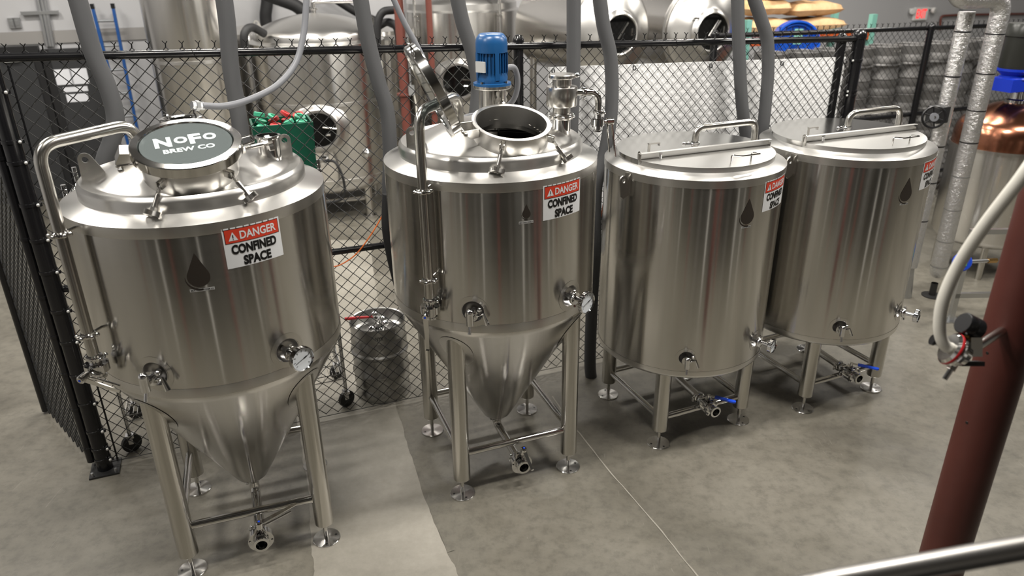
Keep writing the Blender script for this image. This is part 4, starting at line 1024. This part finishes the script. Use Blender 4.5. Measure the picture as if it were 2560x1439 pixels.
# slim vessel behind it with a copper-coloured line
cA2 = W(-1.27, 6.25)
fa2 = thing('fermenter', 'steel vessel partly hidden left of the domed fermenter', 'tank', cA2, TH)
MB().lathe([(0, .4), (.42, .45), (.46, .5), (.46, 2.00), (.40, 2.05), (.38, 2.10), (.2, 2.17), (0, 2.19)], 64).obj('shell', 'steel_back', fa2)
for a in (45, 135, 225, 315):
    t_ = math.radians(a); p = Vec((.36*math.cos(t_), .36*math.sin(t_), 0)); MB().cyl(p, p+Vec((0, 0, .5)), .04, 14).obj('leg', 'steel_tube', fa2)
fa3 = thing('fermenter', 'small steel vessel behind the red pipes right of the domed fermenter', 'tank', W(.36, 6.15), TH)
MB().lathe([(0, .4), (.36, .45), (.40, .5), (.40, 1.96), (.34, 2.01), (.33, 2.06), (.2, 2.12), (0, 2.14)], 64).obj('shell', 'steel_back', fa3)
for a in (45, 135, 225, 315):
    t_ = math.radians(a); p = Vec((.32*math.cos(t_), .32*math.sin(t_), 0)); MB().cyl(p, p+Vec((0, 0, .5)), .04, 14).obj('leg', 'steel_tube', fa3)
# cone fermenter behind the motor
cC = W(1.60, 6.0); RCc = .82
fc = thing('fermenter', 'wide steel cone fermenter behind the blue motor', 'tank', cC, TH)
MB().lathe([(0, .35), (.08, .35), (.10, .40), (RCc-.02, .95), (RCc, 1.0), (RCc, 2.30)], 96).obj('shell', 'steel_back', fc)
MB().lathe([(RCc, 2.30), (RCc-.04, 2.325), (RCc-.045, 2.40), (RCc-.10, 2.46), (.3, 2.58), (0, 2.61)], 80).obj('dome_head', 'steel_dome', fc)
manway_front(fc, RCc, math.radians(-22), 1.45, .21)
for p_ in (-62, 18):
    ph = math.radians(p_); q = rad(RCc+.05, ph, 0); MB().cyl(q+Vec((0, 0, 1.1)), q+Vec((0, 0, 2.9)), .022, 12).obj('riser_pipe', 'steel_polish', fc)
    mb = MB(); clamp_ring(mb, q+Vec((0, 0, 2.26)), (0, 0, 1), .024); mb.cyl(q+Vec((0, 0, 2.2)), rad(RCc-.01, ph, 2.2), .008, 8); mb.obj('pipe_bracket', 'steel_polish', fc)
for a in (-45, 45, 135, 225):
    t_ = math.radians(a); p = Vec((.6*math.cos(t_), .6*math.sin(t_), 0)); MB().cyl(p, p+Vec((0, 0, 1.15)), .05, 14).obj('leg', 'steel_tube', fc)
# two horizontal vessels with domed ends
def lying(label, head, axdir, R, L, zc, legs=True):
    """head: world point of the centre of the front rim; axdir: horizontal axis pointing out of the front"""
    d = Vec(axdir).normalized(); r_ = thing('horizontal_tank', label, 'tank', (head.x, head.y, 0), 0)
    M = frame((0, 0, zc), d, (0, 0, 1))
    MB().lathe([(0, -L-.16), (R*.6, -L-.12), (R*.94, -L-.03), (R, -L), (R, 0)], 96, M).obj('shell', 'steel_lying', r_)
    MB().lathe([(R+.0, 0), (R-.005, .012), (R-.03, .02), (R-.035, .06), (R-.09, .11), (R*.62, .165), (.30, .19), (.26, .205), (.235, .25), (.215, .262), (.205, .255), (.20, .20)], 96, M).obj('front_head', 'steel_dome', r_)
    MB().lathe([(.203, .225), (0, .225)], 40, M).obj('manway_opening', 'liquid_and_bore_black', r_)
    mb = MB(); mb.cyl(M @ Vec((-.05, .02, .235)), M @ Vec((.12, -.10, .24)), .012, 8); mb.cyl(M @ Vec((-.02, -.16, .235)), M @ Vec((.06, -.16, .24)), .010, 8); mb.obj('manway_yoke', 'steel_polish', r_)
    mb = MB(); mb.cyl(M @ Vec((.16, .2, .24)), M @ Vec((.16, .27, .24)), .012, 8); mb.obj('manway_catch', 'chrome', r_)
    for s_ in (-1, 1):
        for l in (-.15, -L+.15):
            q = M @ Vec((0, s_*R*.66, l)); MB().cyl((q.x, q.y, 0), (q.x, q.y, zc-R*.55), .045, 14).obj('leg', 'steel_tube', r_)
    return r_

hD = onv(1522, 82, 3.4); hE = onv(1752, 76, 3.4)
lying('horizontal steel tank with open round manway behind the white panel', hD, -V+U*.05, .54, 1.4, hD.z)
lying('second horizontal steel tank left of the paper sacks', hE, -V-U*.02, .54, 1.5, hE.z)
# red pipe risers with grey conduit
rp = thing('red_pipe_riser', 'rust red vertical pipe beside the domed fermenter', 'pipe', W(.30, 4.2), TH)
MB().cyl((0, 0, 0), (0, 0, 4.2), .055, 16).obj('pipe', 'pipe_red', rp)
MB().lathe([(.055, -.012), (.09, -.012), (.09, .012), (.055, .012)], 24, Mat.Translation((0, 0, 1.5))).obj('pipe_flange', 'pipe_red', rp); MB().cyl((.06, -.07, 1.6), (.06, -.07, 4.0), .013, 10).obj('conduit', 'galv', rp)
MB().box((.06, -.075, 1.55), (.07, .05, .11)).obj('junction_box', 'galv', rp, None)
MB().tube(spline([(.09, -.075, 1.52), (.11, -.08, 1.35), (.10, -.08, 1.2), (.06, -.05, 1.1)]), .010, 8).obj('cable', 'hose_white', rp)
rp2 = thing('red_pipe_riser', 'slim rust red pipe left of the wide cone fermenter', 'pipe', W(.62, 4.1), TH); MB().cyl((0, 0, 0), (0, 0, 4.2), .035, 14).obj('pipe', 'pipe_red', rp2); MB().lathe([(.035, -.02), (.05, -.02), (.05, .02), (.035, .02)], 18, Mat.Translation((0, 0, 1.3))).obj('pipe_coupling', 'pipe_red', rp2)
# black ducts over the fermenters
hose('black_duct', 'thick black duct crossing above the domed fermenter toward the left', [(560, -60), (640, -25), (690, -5), (735, 12), (760, 30), (775, 34)], .085, 'foam_black', 6.1, 'duct')
hose('black_duct', 'thick black duct sloping right above the domed fermenter', [(800, -30), (850, 5), (900, 35), (960, 60), (1000, 70)], .06, 'foam_black', 6.75, 'duct')
hose('black_duct', 'vertical black duct left of the domed fermenter', [(668, -80), (668, 0), (664, 45), (672, 90), (690, 150)], .08, 'foam_black', 6.84, 'duct')
hose('black_duct', 'black elbow duct beside the red pipe', [(985, 25), (958, 30), (945, 55), (943, 100), (945, 150)], .045, 'foam_black', 4.4, 'duct')
# bottle, box behind the second tank
bt = thing('spray_bottle', 'white and blue bottle behind the dome of the open conical tank', 'bottle', W(.05, 1.9, .9), 0)
MB().lathe([(0, 0), (.04, 0), (.042, .01), (.042, .13), (.03, .16), (.014, .18), (.014, .20), (0, .20)], 20).obj('bottle_body', 'bottle_blue', bt); MB().lathe([(.017, .19), (.017, .22), (0, .22)], 14).obj('bottle_cap', 'handle_blue', bt)
tb = thing('work_table', 'steel work table behind the dome of the open conical tank', 'table', W(.2, 2.0), TH)
MB().box((0, 0, .885), (.9, .5, .03)).obj('table_top', 'steel_satin', tb, None)
for sx in (-1, 1):
    for sy in (-1, 1): MB().cyl((sx*.41, sy*.21, 0), (sx*.41, sy*.21, .87), .02, 10).obj('leg', 'steel_tube', tb)
bx = MB().box((0, 0, .11), (.22, .16, .22)).box((0, -.082, .14), (.16, .004, .1)).obj('white_box', 'box_white', None, None, label='white box on the work table behind the open conical tank', cat='box'); bx.location = W(.28, 1.95, .90); bx.rotation_euler = (0, 0, TH)

# ------------------------------------------------------------------ pallet rack, sacks, drum
VR = 3.6
ra = thing('pallet_rack', 'teal and orange pallet rack carrying paper sacks', 'rack', W(4.62, VR), TH)
for x in (0, 2.05):
    for y in (0, .7): MB().box((x, y, 1.1), (.08, .07, 2.2)).obj('upright', 'teal', ra, None)
for y in (0, .7):
    for z in (1.93, .7): MB().box((1.02, y, z), (1.97, .05, .10)).obj('beam', 'orange_paint', ra, None)
MB().box((1.02, .35, 1.985), (1.97, .7, .012)).obj('deck', 'galv', ra, None)
MB().box((1.02, .35, .755), (1.97, .7, .012)).obj('deck', 'galv', ra, None)

def sack(u, v, z, L, wd, h, rot, lab, tilt=0.0):
    nx, ny = 22, 12; vs = []; fs = []; rnd = random.Random(int(u*1000)+int(z*777))
    ph = [rnd.uniform(0, 6) for _ in range(6)]
    def pt(i, j, s_):
        x, y = -1+2*i/nx, -1+2*j/ny
        e = max(0, (1-abs(x)**4))**.34*max(0, (1-abs(y)**4))**.34
        wv = .10*math.sin(5*x+ph[0]+2*y)+.07*math.sin(7*y+ph[1]-3*x)
        zz = h/2*(e*(1+wv)*(1 if s_ > 0 else .85))*s_
        return (x*L/2, y*wd/2, h/2+zz+tilt*x*.03)
    for s_ in (1, -1):
        for i in range(nx+1):
            for j in range(ny+1): vs.append(pt(i, j, s_))
    n = (nx+1)*(ny+1)
    for i in range(nx):
        for j in range(ny):
            a = i*(ny+1)+j; q = (a, a+ny+1, a+ny+2, a+1); fs.append(q); fs.append(tuple(n+k for k in q[::-1]))
    o = MB().add(vs, fs).obj('paper_sack', 'sack', None, 60, label=lab, cat='sack', group='paper sacks on the pallet rack'); o.location = W(u, v, z); o.rotation_euler = (0, 0, TH+rot)
zS = 1.995
sack(5.13, VR+.38, zS, .66, .50, .19, .03, 'brown paper sack under the crumpled one at the left of the rack')
sack(5.94, VR+.38, zS, .84, .52, .17, -.06, 'brown paper sack in the bottom layer at the right of the rack')
sack(5.10, VR+.40, zS+.215, .66, .50, .20, -.04, 'crumpled brown paper sack on top, next to the grey hose')
sack(5.88, VR+.40, zS+.18, .86, .52, .19, .08, 'smooth brown paper sack on top at the right of the rack')
sack(5.42, VR+.40, zS+.42, .74, .50, .15, .05, 'topmost brown paper sack cut by the photo edge')
dr_ = thing('blue_drum', 'blue plastic drum lying with its open end toward the fence', 'drum', onv(1990, 112, 3.12), TH-.45)
M = frame((0, 0, 0), (0, -1, 0), (0, 0, 1))
MB().lathe([(0, -.22), (.26, -.22), (.275, -.20), (.275, -.02), (.285, 0), (.285, .02), (.265, .02), (.255, -.02), (.22, -.06), (0, -.06)], 48, M).obj('drum_body', 'drum_blue', dr_)
MB().ring((0, .03, 0), (0, 1, 0), .235, .012, 32, 8).obj('drum_rim', 'drum_blue', dr_)
MB().box((.0, -.04, .10), (.10, .012, .18)).obj('drum_bracket', 'teal', dr_, None)
cr = thing('drum_cradle', 'orange steel cradle under the blue drum', 'stand', (dr_.location.x, dr_.location.y, 0), TH)
hz = dr_.location.z-.285
for x in (-.2, .2):
    for y in (.03, .19): MB().box((x, y, hz/2), (.06, .06, hz)).obj('leg', 'orange_paint', cr, None)
for y in (.03, .19): MB().box((0, y, hz-.04), (.5, .05, .08)).obj('cross_bar', 'orange_paint', cr, None)

# ------------------------------------------------------------------ exit sign and wall things
VW = V1-.005
p = onv(2301, 34, VW-.03)
ex = thing('exit_sign', 'lit red EXIT sign on the far wall', 'sign', p, TH)
MB().box((0, 0, 0), (.34, .05, .24)).obj('sign_case', 'box_white', ex, None)
letters(MB(), 'EXIT', 0, 0, .26, .17, lambda x, y: (x, -.027, y), .03).obj('lettering', 'exit_red', ex, None)
for s_ in (-1, 1): MB().lathe([(0, 0), (.05, .0), (.06, .04), (.05, .06), (0, .065)], 18, frame((s_*.27, -.02, .06), (s_*.3, -1, -.2))).obj('lamp_head', 'box_white', ex)
MB().box((0, .0, .09), (.60, .03, .03)).obj('lamp_bar', 'box_white', ex, None)
cpz = thing('copper_pipe_run', 'thin copper pipe running along the far wall right of the exit sign', 'pipe', (0, 0, 0))
P = [onv(2350, 75, VW-.06), onv(2352, 40, VW-.06), onv(2400, 37, VW-.06), onv(2600, 34, VW-.06)]
MB().tube(fillet(P, .08), .022, 10).obj('pipe', 'pipe_red', cpz)
MB().tube([onv(2398, 85, VW-.05), onv(2404, 20, VW-.05), onv(2412, -20, VW-.05)], .03, 10).obj('drop_pipe', 'rung_grey', cpz)
# dark lower wall, door and papers at the left
p0_, p1_ = onv(-260, 118, VW), onv(600, 118, VW)
ul = (p0_-P0).dot(U); ur = (p1_-P0).dot(U)
def wbox(name, x0, x1, y0, y1, mt, v=VW, th=.05, root=None, kind=None, sm=None):
    """box on the far wall covering the picture span, floor-true heights"""
    a = onv(x0, y1, v); b_ = onv(x1, y0, v); ua, ub = (a-P0).dot(U), (b_-P0).dot(U)
    M = Mat.Translation(W((ua+ub)/2, v-th/2, (a.z+b_.z)/2)) @ Mat.Rotation(TH, 4, 'Z')
    return MB().box((0, 0, 0), (abs(ub-ua), th, abs(b_.z-a.z)), M).obj(name, mt, root, None, kind=kind)
ld_ = onv(97, 116, VW); ud = (ld_-P0).dot(U); zd = onv(60, 115, VW).z
def wrect(name, u0, u1, z0, z1, mt, v=VW, th=.05, root=None, kind='structure'):
    M = Mat.Translation(W((u0+u1)/2, v-th/2, (z0+z1)/2)) @ Mat.Rotation(TH, 4, 'Z')
    return MB().box((0, 0, 0), (u1-u0, th, z1-z0), M).obj(name, mt, root, None, kind=kind if root is None else None)
d1 = wrect('door_1', ud-1.05, ud, 0, zd, 'black_paint', th=.10)
wrect('door_leaf', ud-.97, ud-.08, .01, zd-.09, 'dark_grey_paint', VW-.06, .06, d1)
wrect('door_closer', ud-.40, ud-.22, zd-.17, zd-.12, 'box_white', VW-.12, .05, d1)
z2 = onv(200, 119, VW).z
wrect('trim_1', ud+.02, (onv(250, 150, VW)-P0).dot(U), 0, z2, 'dark_grey_paint', th=.06)
wrect('trim_2', ud+.02, ud+.10, 0, z2-.0, 'black_paint', th=.075)
z3 = onv(60, 79, VW).z
wrect('trim_3', U0+.01, ud+2.0, zd+.02, z3, 'wall_taupe', th=.02)
for k, (x0, y0, x1, y1) in enumerate(((143, 172, 177, 213), (181, 170, 215, 211), (160, 215, 218, 231), (169, 233, 218, 256))):
    a, b_ = onv(x0, y1, VW-.07), onv(x1, y0, VW-.07); ua, ub = (a-P0).dot(U), (b_-P0).dot(U)
    o = wrect('paper_notice', min(ua, ub), max(ua, ub), a.z, b_.z, 'paper', VW-.062, .003, None, None)
    tag(o, ('white paper notice at upper left on the dark wall', 'white paper notice at upper right on the dark wall', 'wide short white notice below the upper two on the dark wall', 'lowest white paper notice on the dark wall')[k], 'notice', 'paper notices on the dark wall')
# ladder leaning by the wall
la = thing('ladder', 'blue extension ladder standing against the grey wall', 'ladder', (0, 0, 0))
lt = [onv(232, 20, VW-.18), onv(283, 19, VW-.18)]; lb = [onv(305, 300, VW-.22), onv(340, 306, VW-.22)]
lbz = [Vec((p.x, p.y, 0)) for p in lb]
for i in range(2):
    a, b_ = lt[i], lt[i]+(lb[i]-lt[i])*(lt[i].z/(lt[i].z-lb[i].z)); M = frame((a+b_)/2, a-b_, U)
    MB().box((0, 0, 0), (.035, .07, (a-b_).length), M).obj('ladder_rail', 'ladder_blue', la, None)
    MB().box((0, 0, (a-b_).length/2+.02), (.045, .08, .06), M).obj('rail_cap', 'black_plastic', la, None)
e0, e1 = [lt[i]+(lb[i]-lt[i])*(lt[i].z/(lt[i].z-lb[i].z)) for i in (0, 1)]
for k in range(8):
    s_ = .06+k*.125; MB().cyl(e0+(lt[0]-e0)*s_, e1+(lt[1]-e1)*s_, .016, 8).obj('rung', 'rung_grey', la)
cw = thing('wall_conduits', 'grey conduits running down the wall left of the ladder', 'conduit', (0, 0, 0))
for k, (x0, x1) in enumerate(((88, 118), (98, 127), (107, 134))):
    MB().cyl(onv(x0-6, -60, VW-.04), onv(x1, 116, VW-.04), .022, 10).obj('conduit_pipe', 'galv', cw)
a = onv(100, 32, VW-.05); MB().box((0, 0, 0), (.42, .04, .04), Mat.Translation(a) @ Mat.Rotation(TH, 4, 'Z')).obj('strut', 'galv', cw, None)
for k, (x, y) in enumerate(((30, 58), (43, 57))):
    q = onv(x, y, VW-.02); mb = MB().box((0, 0, 0), (.075, .03, .12)).box((0, -.018, 0), (.04, .008, .06)); o = mb.obj('wall_switch', 'galv', None, None, label='small grey switch box on the wall, %s of a pair' % ('left', 'right')[k], cat='switch', group='switch boxes'); o.location = q; o.rotation_euler = (0, 0, TH)

# ------------------------------------------------------------------ foil-wrapped pipes, gate valve
def foil_pipe(label, pts, r, group):
    r_ = thing('insulated_pipe', label, 'pipe', (pts[-1].x, pts[-1].y, 0), 0, group)
    o = Vec((pts[-1].x, pts[-1].y, 0)); P = [p-o for p in pts]
    MB().tube(fillet(P, .14, 8), r, 24).obj('foil_wrap', 'foil', r_)
    return r_, P
pA, pB = onv(2455, -40, .02), onv(2318, 470, .02)
uA = 3.955
r1_, P_ = foil_pipe('foil-wrapped pipe carrying the black handwheel valve', [W(uA, .05, 2.50), W(uA, .05, .30)], .062, 'foil-wrapped pipes')
for z in (2.35, 2.0, 1.42, 1.1, .75): MB().lathe([(.0625, -.006), (.0635, 0), (.0625, .006)], 28, Mat.Translation((0, 0, z))).obj('pipe_strap', 'black_plastic', r1_)
MB().lathe([(.04, 0), (.07, 0), (.07, .01), (.04, .3)], 24, Mat.Translation((0, 0, 0))).obj('pipe_foot', 'galv', r1_)
uB = 4.20
r2_, P_ = foil_pipe('foil-wrapped pipe with rounded elbow foot beside the copper still', [W(3.66, -.05, 3.3), W(3.66, -.05, 2.60), W(uB, -.05, 2.60), W(uB, -.05, .22), W(uB+.22, .1, .22)], .072, 'foil-wrapped pipes')
ob = P_[3]
for z in (2.33, 2.02, 1.72, 1.45, 1.15, .85, .55, .30): MB().lathe([(.0725, -.005), (.0735, 0), (.0725, .005)], 28, Mat.Translation((ob.x, ob.y, z))).obj('pipe_strap', 'galv' if z < 1.2 else 'black_plastic', r2_)
MB().lathe([(0, 0), (.09, 0), (.09, .008), (.03, .012), (.03, .13)], 24, Mat.Translation((ob.x, ob.y, 0))).obj('pipe_foot', 'dark_steel', r2_)
hw = onv(2334, 291, -.06)
gv = thing('gate_valve', 'black gate valve with spoked handwheel on the foil pipe', 'valve', hw, TH)
q = W(uA, .02)-hw; ql = Vec((q.dot(U), q.dot(V), 0)); MB().box((.115, .06, .0), (.12, .12, .13)).obj('valve_body', 'black_paint', gv, None)
ax = Vec((-.55, -.75, .1)).normalized(); cw_ = Vec((-.02, -.02, 0))
mb = MB(); mb.ring(cw_, ax, .085, .010, 32, 8); e_ = ax.orthogonal().normalized(); g_ = ax.cross(e_)
for k in range(6): mb.cyl(cw_, cw_+.083*(e_*math.cos(k*PI/3)+g_*math.sin(k*PI/3)), .006, 6)
mb.obj('handwheel', 'black_plastic', gv); MB().lathe([(0, .012), (.034, .01), (.034, -.01), (0, -.012)], 20, frame(cw_+ax*.008, ax)).obj('wheel_hub', 'conduit', gv)
MB().cyl(cw_+ax*.02, Vec((.1, .04, 0)), .012, 10).obj('valve_stem', 'steel_polish', gv)

# ------------------------------------------------------------------ copper-domed still
vS, RS = .32, .46; uS = (onv(2510, 370, vS)-P0).dot(U)
sl = thing('copper_still', 'steel still with a copper dome, dark motor and blue gearbox', 'still', W(uS, vS), TH)
zc_ = 1.24
MB().lathe([(0, .30), (.3, .30), (RS-.04, .34), (RS, .40), (RS, zc_)], 80).obj('shell', 'steel_back', sl)
MB().lathe([(RS, zc_), (RS+.012, zc_), (RS+.012, zc_+.03), (RS, zc_+.03)], 80).obj('dome_flange', 'steel_satin', sl)
pr = [(RS-.005, zc_+.02), (RS-.005, zc_+.12), (RS-.02, zc_+.19), (RS-.05, zc_+.25)]
for k in range(1, 9): pr.append(((RS-.05)*(1-k/8)+.04*k/8, zc_+.25+.17*math.sin(k/8*PI/2)))
MB().lathe(pr, 80).obj('copper_dome', 'copper', sl)
zt_ = zc_+.42
MB().lathe([(.10, zt_-.03), (.10, zt_+.02), (.07, zt_+.03), (.06, zt_+.10), (0, zt_+.10)], 28).obj('shaft_seal', 'chrome', sl)
mb = MB(); mb.box((-.10, 0, zt_+.17), (.36, .24, .11)); mb.lathe([(.10, zt_+.10), (.11, zt_+.13)], 24); mb.lathe([(.13, zt_+.22), (.10, zt_+.25), (.15, zt_+.29), (.15, zt_+.31), (.0, zt_+.31)], 28, Mat.Translation((-.13, 0, 0))); mb.obj('gearbox', 'gear_blue', sl)
MB().lathe([(0, zt_+.31), (.14, zt_+.31), (.145, zt_+.34), (.145, zt_+.58), (.155, zt_+.59), (.155, zt_+.66), (.135, zt_+.695), (0, zt_+.70)], 36, Mat.Translation((-.13, 0, 0))).obj('motor', 'motor_dark', sl)
for a in (45, 135, 225, 315):
    t_ = math.radians(a); p = Vec((.36*math.cos(t_), .36*math.sin(t_), 0)); MB().cyl(p, p+Vec((0, 0, .4)), .03, 12).obj('leg', 'steel_tube', sl)
MB().lathe([(.03, 0), (.06, .0), (.065, .02), (.06, .04), (.03, .04)], 24, frame((-.1, -RS+.01, 1.0), (0, -1, 0))).obj('side_port', 'chrome', sl)
# strut frame and flow meter in front of it
fs_ = thing('strut_frame', 'galvanised strut frame standing in front of the copper still', 'frame', onz(2375, 800, 0), TH-.35)
for x in (0, .62): MB().box((x, 0, .42), (.041, .041, .84)).obj('strut_post', 'galv', fs_, None); MB().box((x, 0, .004), (.15, .12, .008)).obj('base_plate', 'galv', fs_, None)
for x in (0, .62):
    for s_ in (-1, 1): MB().cyl((x+s_*.055, -.03, .008), (x+s_*.055, -.03, .05), .007, 8).obj('anchor_bolt', 'galv', fs_)
for z in (.82, .24): MB().box((.31, 0, z), (.66, .041, .041)).obj('strut_rail', 'galv', fs_, None)
fm = thing('flow_meter', 'blue round flow meter with a green display beside the white hose', 'meter', onv(2405, 655, -.62), TH-.2)
MB().lathe([(0, -.03), (.06, -.03), (.072, -.02), (.072, .02), (.06, .03), (0, .03)], 32, frame((0, 0, 0), (-.2, -1, .2))).obj('meter_body', 'handle_blue', fm)
MB().box((0, 0, .034), (.055, .045, .006), frame((-.012, 0, 0), (-.2, -1, .2), (1, 0, 0))).obj('meter_display', 'screen_green', fm, None)
MB().cyl((.06, .0, .0), (.30, .05, -.03), .016, 12).obj('meter_pipe', 'galv', fm); MB().cyl((.28, .045, -.028), (.38, .065, -.04), .022, 6).obj('brass_fitting', 'brass', fm)
MB().cyl((0, 0, -.06), (0, .02, -.30), .012, 10).obj('meter_stand', 'galv', fm)

# ------------------------------------------------------------------ red column with regulator, white hose, handrail
cx, cy = 1.7217, 2.2621
cr_ = MB().cyl((0, 0, 0), (0, 0, CEIL), .084, 40).obj('steel_column', 'column_red', None, label='round dark red steel column close to the camera', cat='column')
cr_.location = (cx, cy, 0)
for x, y in ((2468, 882), (2417, 1056)):
    d = ray(x, y); a = d.x**2+d.y**2; b_ = -(cx*d.x+cy*d.y); c_ = cx*cx+cy*cy-.084**2; t_ = (-b_-math.sqrt(max(b_*b_-a*c_, 0)))/a; q = CO+d*t_
    n_ = Vec((q.x-cx, q.y-cy, 0)).normalized(); MB().lathe([(.0055, .0004), (.005, .001), (0, .0006)], 12, frame(q-Vec((cx, cy, 0)), n_)).obj('drilled_hole', 'black_ink', cr_)
DR = 2.36; KR = 1.22
def A(x, y, dd=0.0): return atd(x, y, DR+dd)
rg = thing('gas_regulator', 'red and chrome gas regulator with black gauge fixed to the red column', 'regulator', A(2390, 880), 0); rg.scale = (KR, KR, KR)
o = A(2390, 880)
def rel(x, y, dd=0.0): return (A(x, y, dd)-o)/KR
axr = (rel(2420, 895)-rel(2335, 850)).normalized()
mb = MB(); mb.lathe([(0, -.002), (.038, -.002), (.044, .004), (.044, .012), (.040, .016), (.044, .020), (.044, .028), (.03, .032), (.026, .05), (0, .05)], 36, frame(rel(2372, 868), axr)); mb.obj('regulator_body', 'steel_polish', rg)
MB().lathe([(.0445, .004), (.0455, .006), (.0455, .010), (.0445, .012)], 36, frame(rel(2372, 868), axr)).obj('red_ring', 'red_plastic', rg)
mb = MB(); mb.cyl(rel(2335, 850), rel(2372, 868), .013, 18); mb.obj('adjusting_screw', 'chrome', rg); MB().cyl(rel(2330, 848), rel(2337, 851), .0145, 18).obj('screw_cap', 'black_plastic', rg)
g0 = rel(2425, 815); ga_ = (rel(2450, 825, .02)-rel(2402, 800)).normalized()
MB().lathe([(0, -.026), (.026, -.026), (.029, -.022), (.029, -.002), (.028, 0), (.0295, .003), (.0295, .024), (.026, .028), (0, .028)], 32, frame(g0, ga_)).obj('gauge', 'black_plastic', rg)
MB().cyl(rel(2414, 835), rel(2412, 858), .011, 6).obj('brass_neck', 'brass', rg)
MB().box((0, 0, 0), (.03, .034, .05), frame(rel(2432, 866), up, axr)).obj('manifold', 'steel_satin', rg, None)
MB().cyl(rel(2408, 872), rel(2412, 892), .016, 6).obj('brass_nut', 'brass', rg)
mb = MB(); mb.cyl(rel(2398, 885), rel(2385, 905), .013, 12); mb.cyl(rel(2390, 900), rel(2376, 924), .0115, 6); mb.obj('shut_off_valve', 'steel_satin', rg)
MB().cyl(rel(2378, 922), rel(2361, 948), .0065, 10).obj('hose_barb', 'chrome', rg); MB().box((0, 0, 0), (.014, .010, .010), frame(rel(2366, 898), up)).obj('valve_tab', 'red_plastic', rg, None)
MB().box((0, 0, 0), (.06, .03, .012), frame(rel(2425, 908, .02), up, axr)).obj('mount_bracket', 'black_paint', rg, None)
q_ = A(2432, 880); e_ = Vec((cx, cy, q_.z)); e_ = e_+(q_-e_).normalized()*.080
MB().cyl(rel(2425, 878), (e_-o)/KR, .012, 12).obj('mount_arm', 'steel_satin', rg)
P = [atd(2700, 260, DR-.42), atd(2600, 380, DR-.38), atd(2545, 455, DR-.34), atd(2460, 565, DR-.24), atd(2395, 665, DR-.14), atd(2358, 750, DR-.08), atd(2349, 820, DR-.04), atd(2362, 862, DR-.02), atd(2392, 873, DR)]
MB().tube(spline(P, 10), .0185, 16).obj('clear_hose', 'hose_white', None, label='milky white plastic hose curving down to the regulator', cat='hose')
hr = MB().tube([atd(1500, 1580, 1.42), atd(2090, 1452, 1.47), atd(2560, 1368, 1.50), atd(2900, 1308, 1.53)], .0245, 20).obj('handrail', 'rail_steel', None, label='out-of-focus steel handrail crossing the lower corner', cat='handrail')
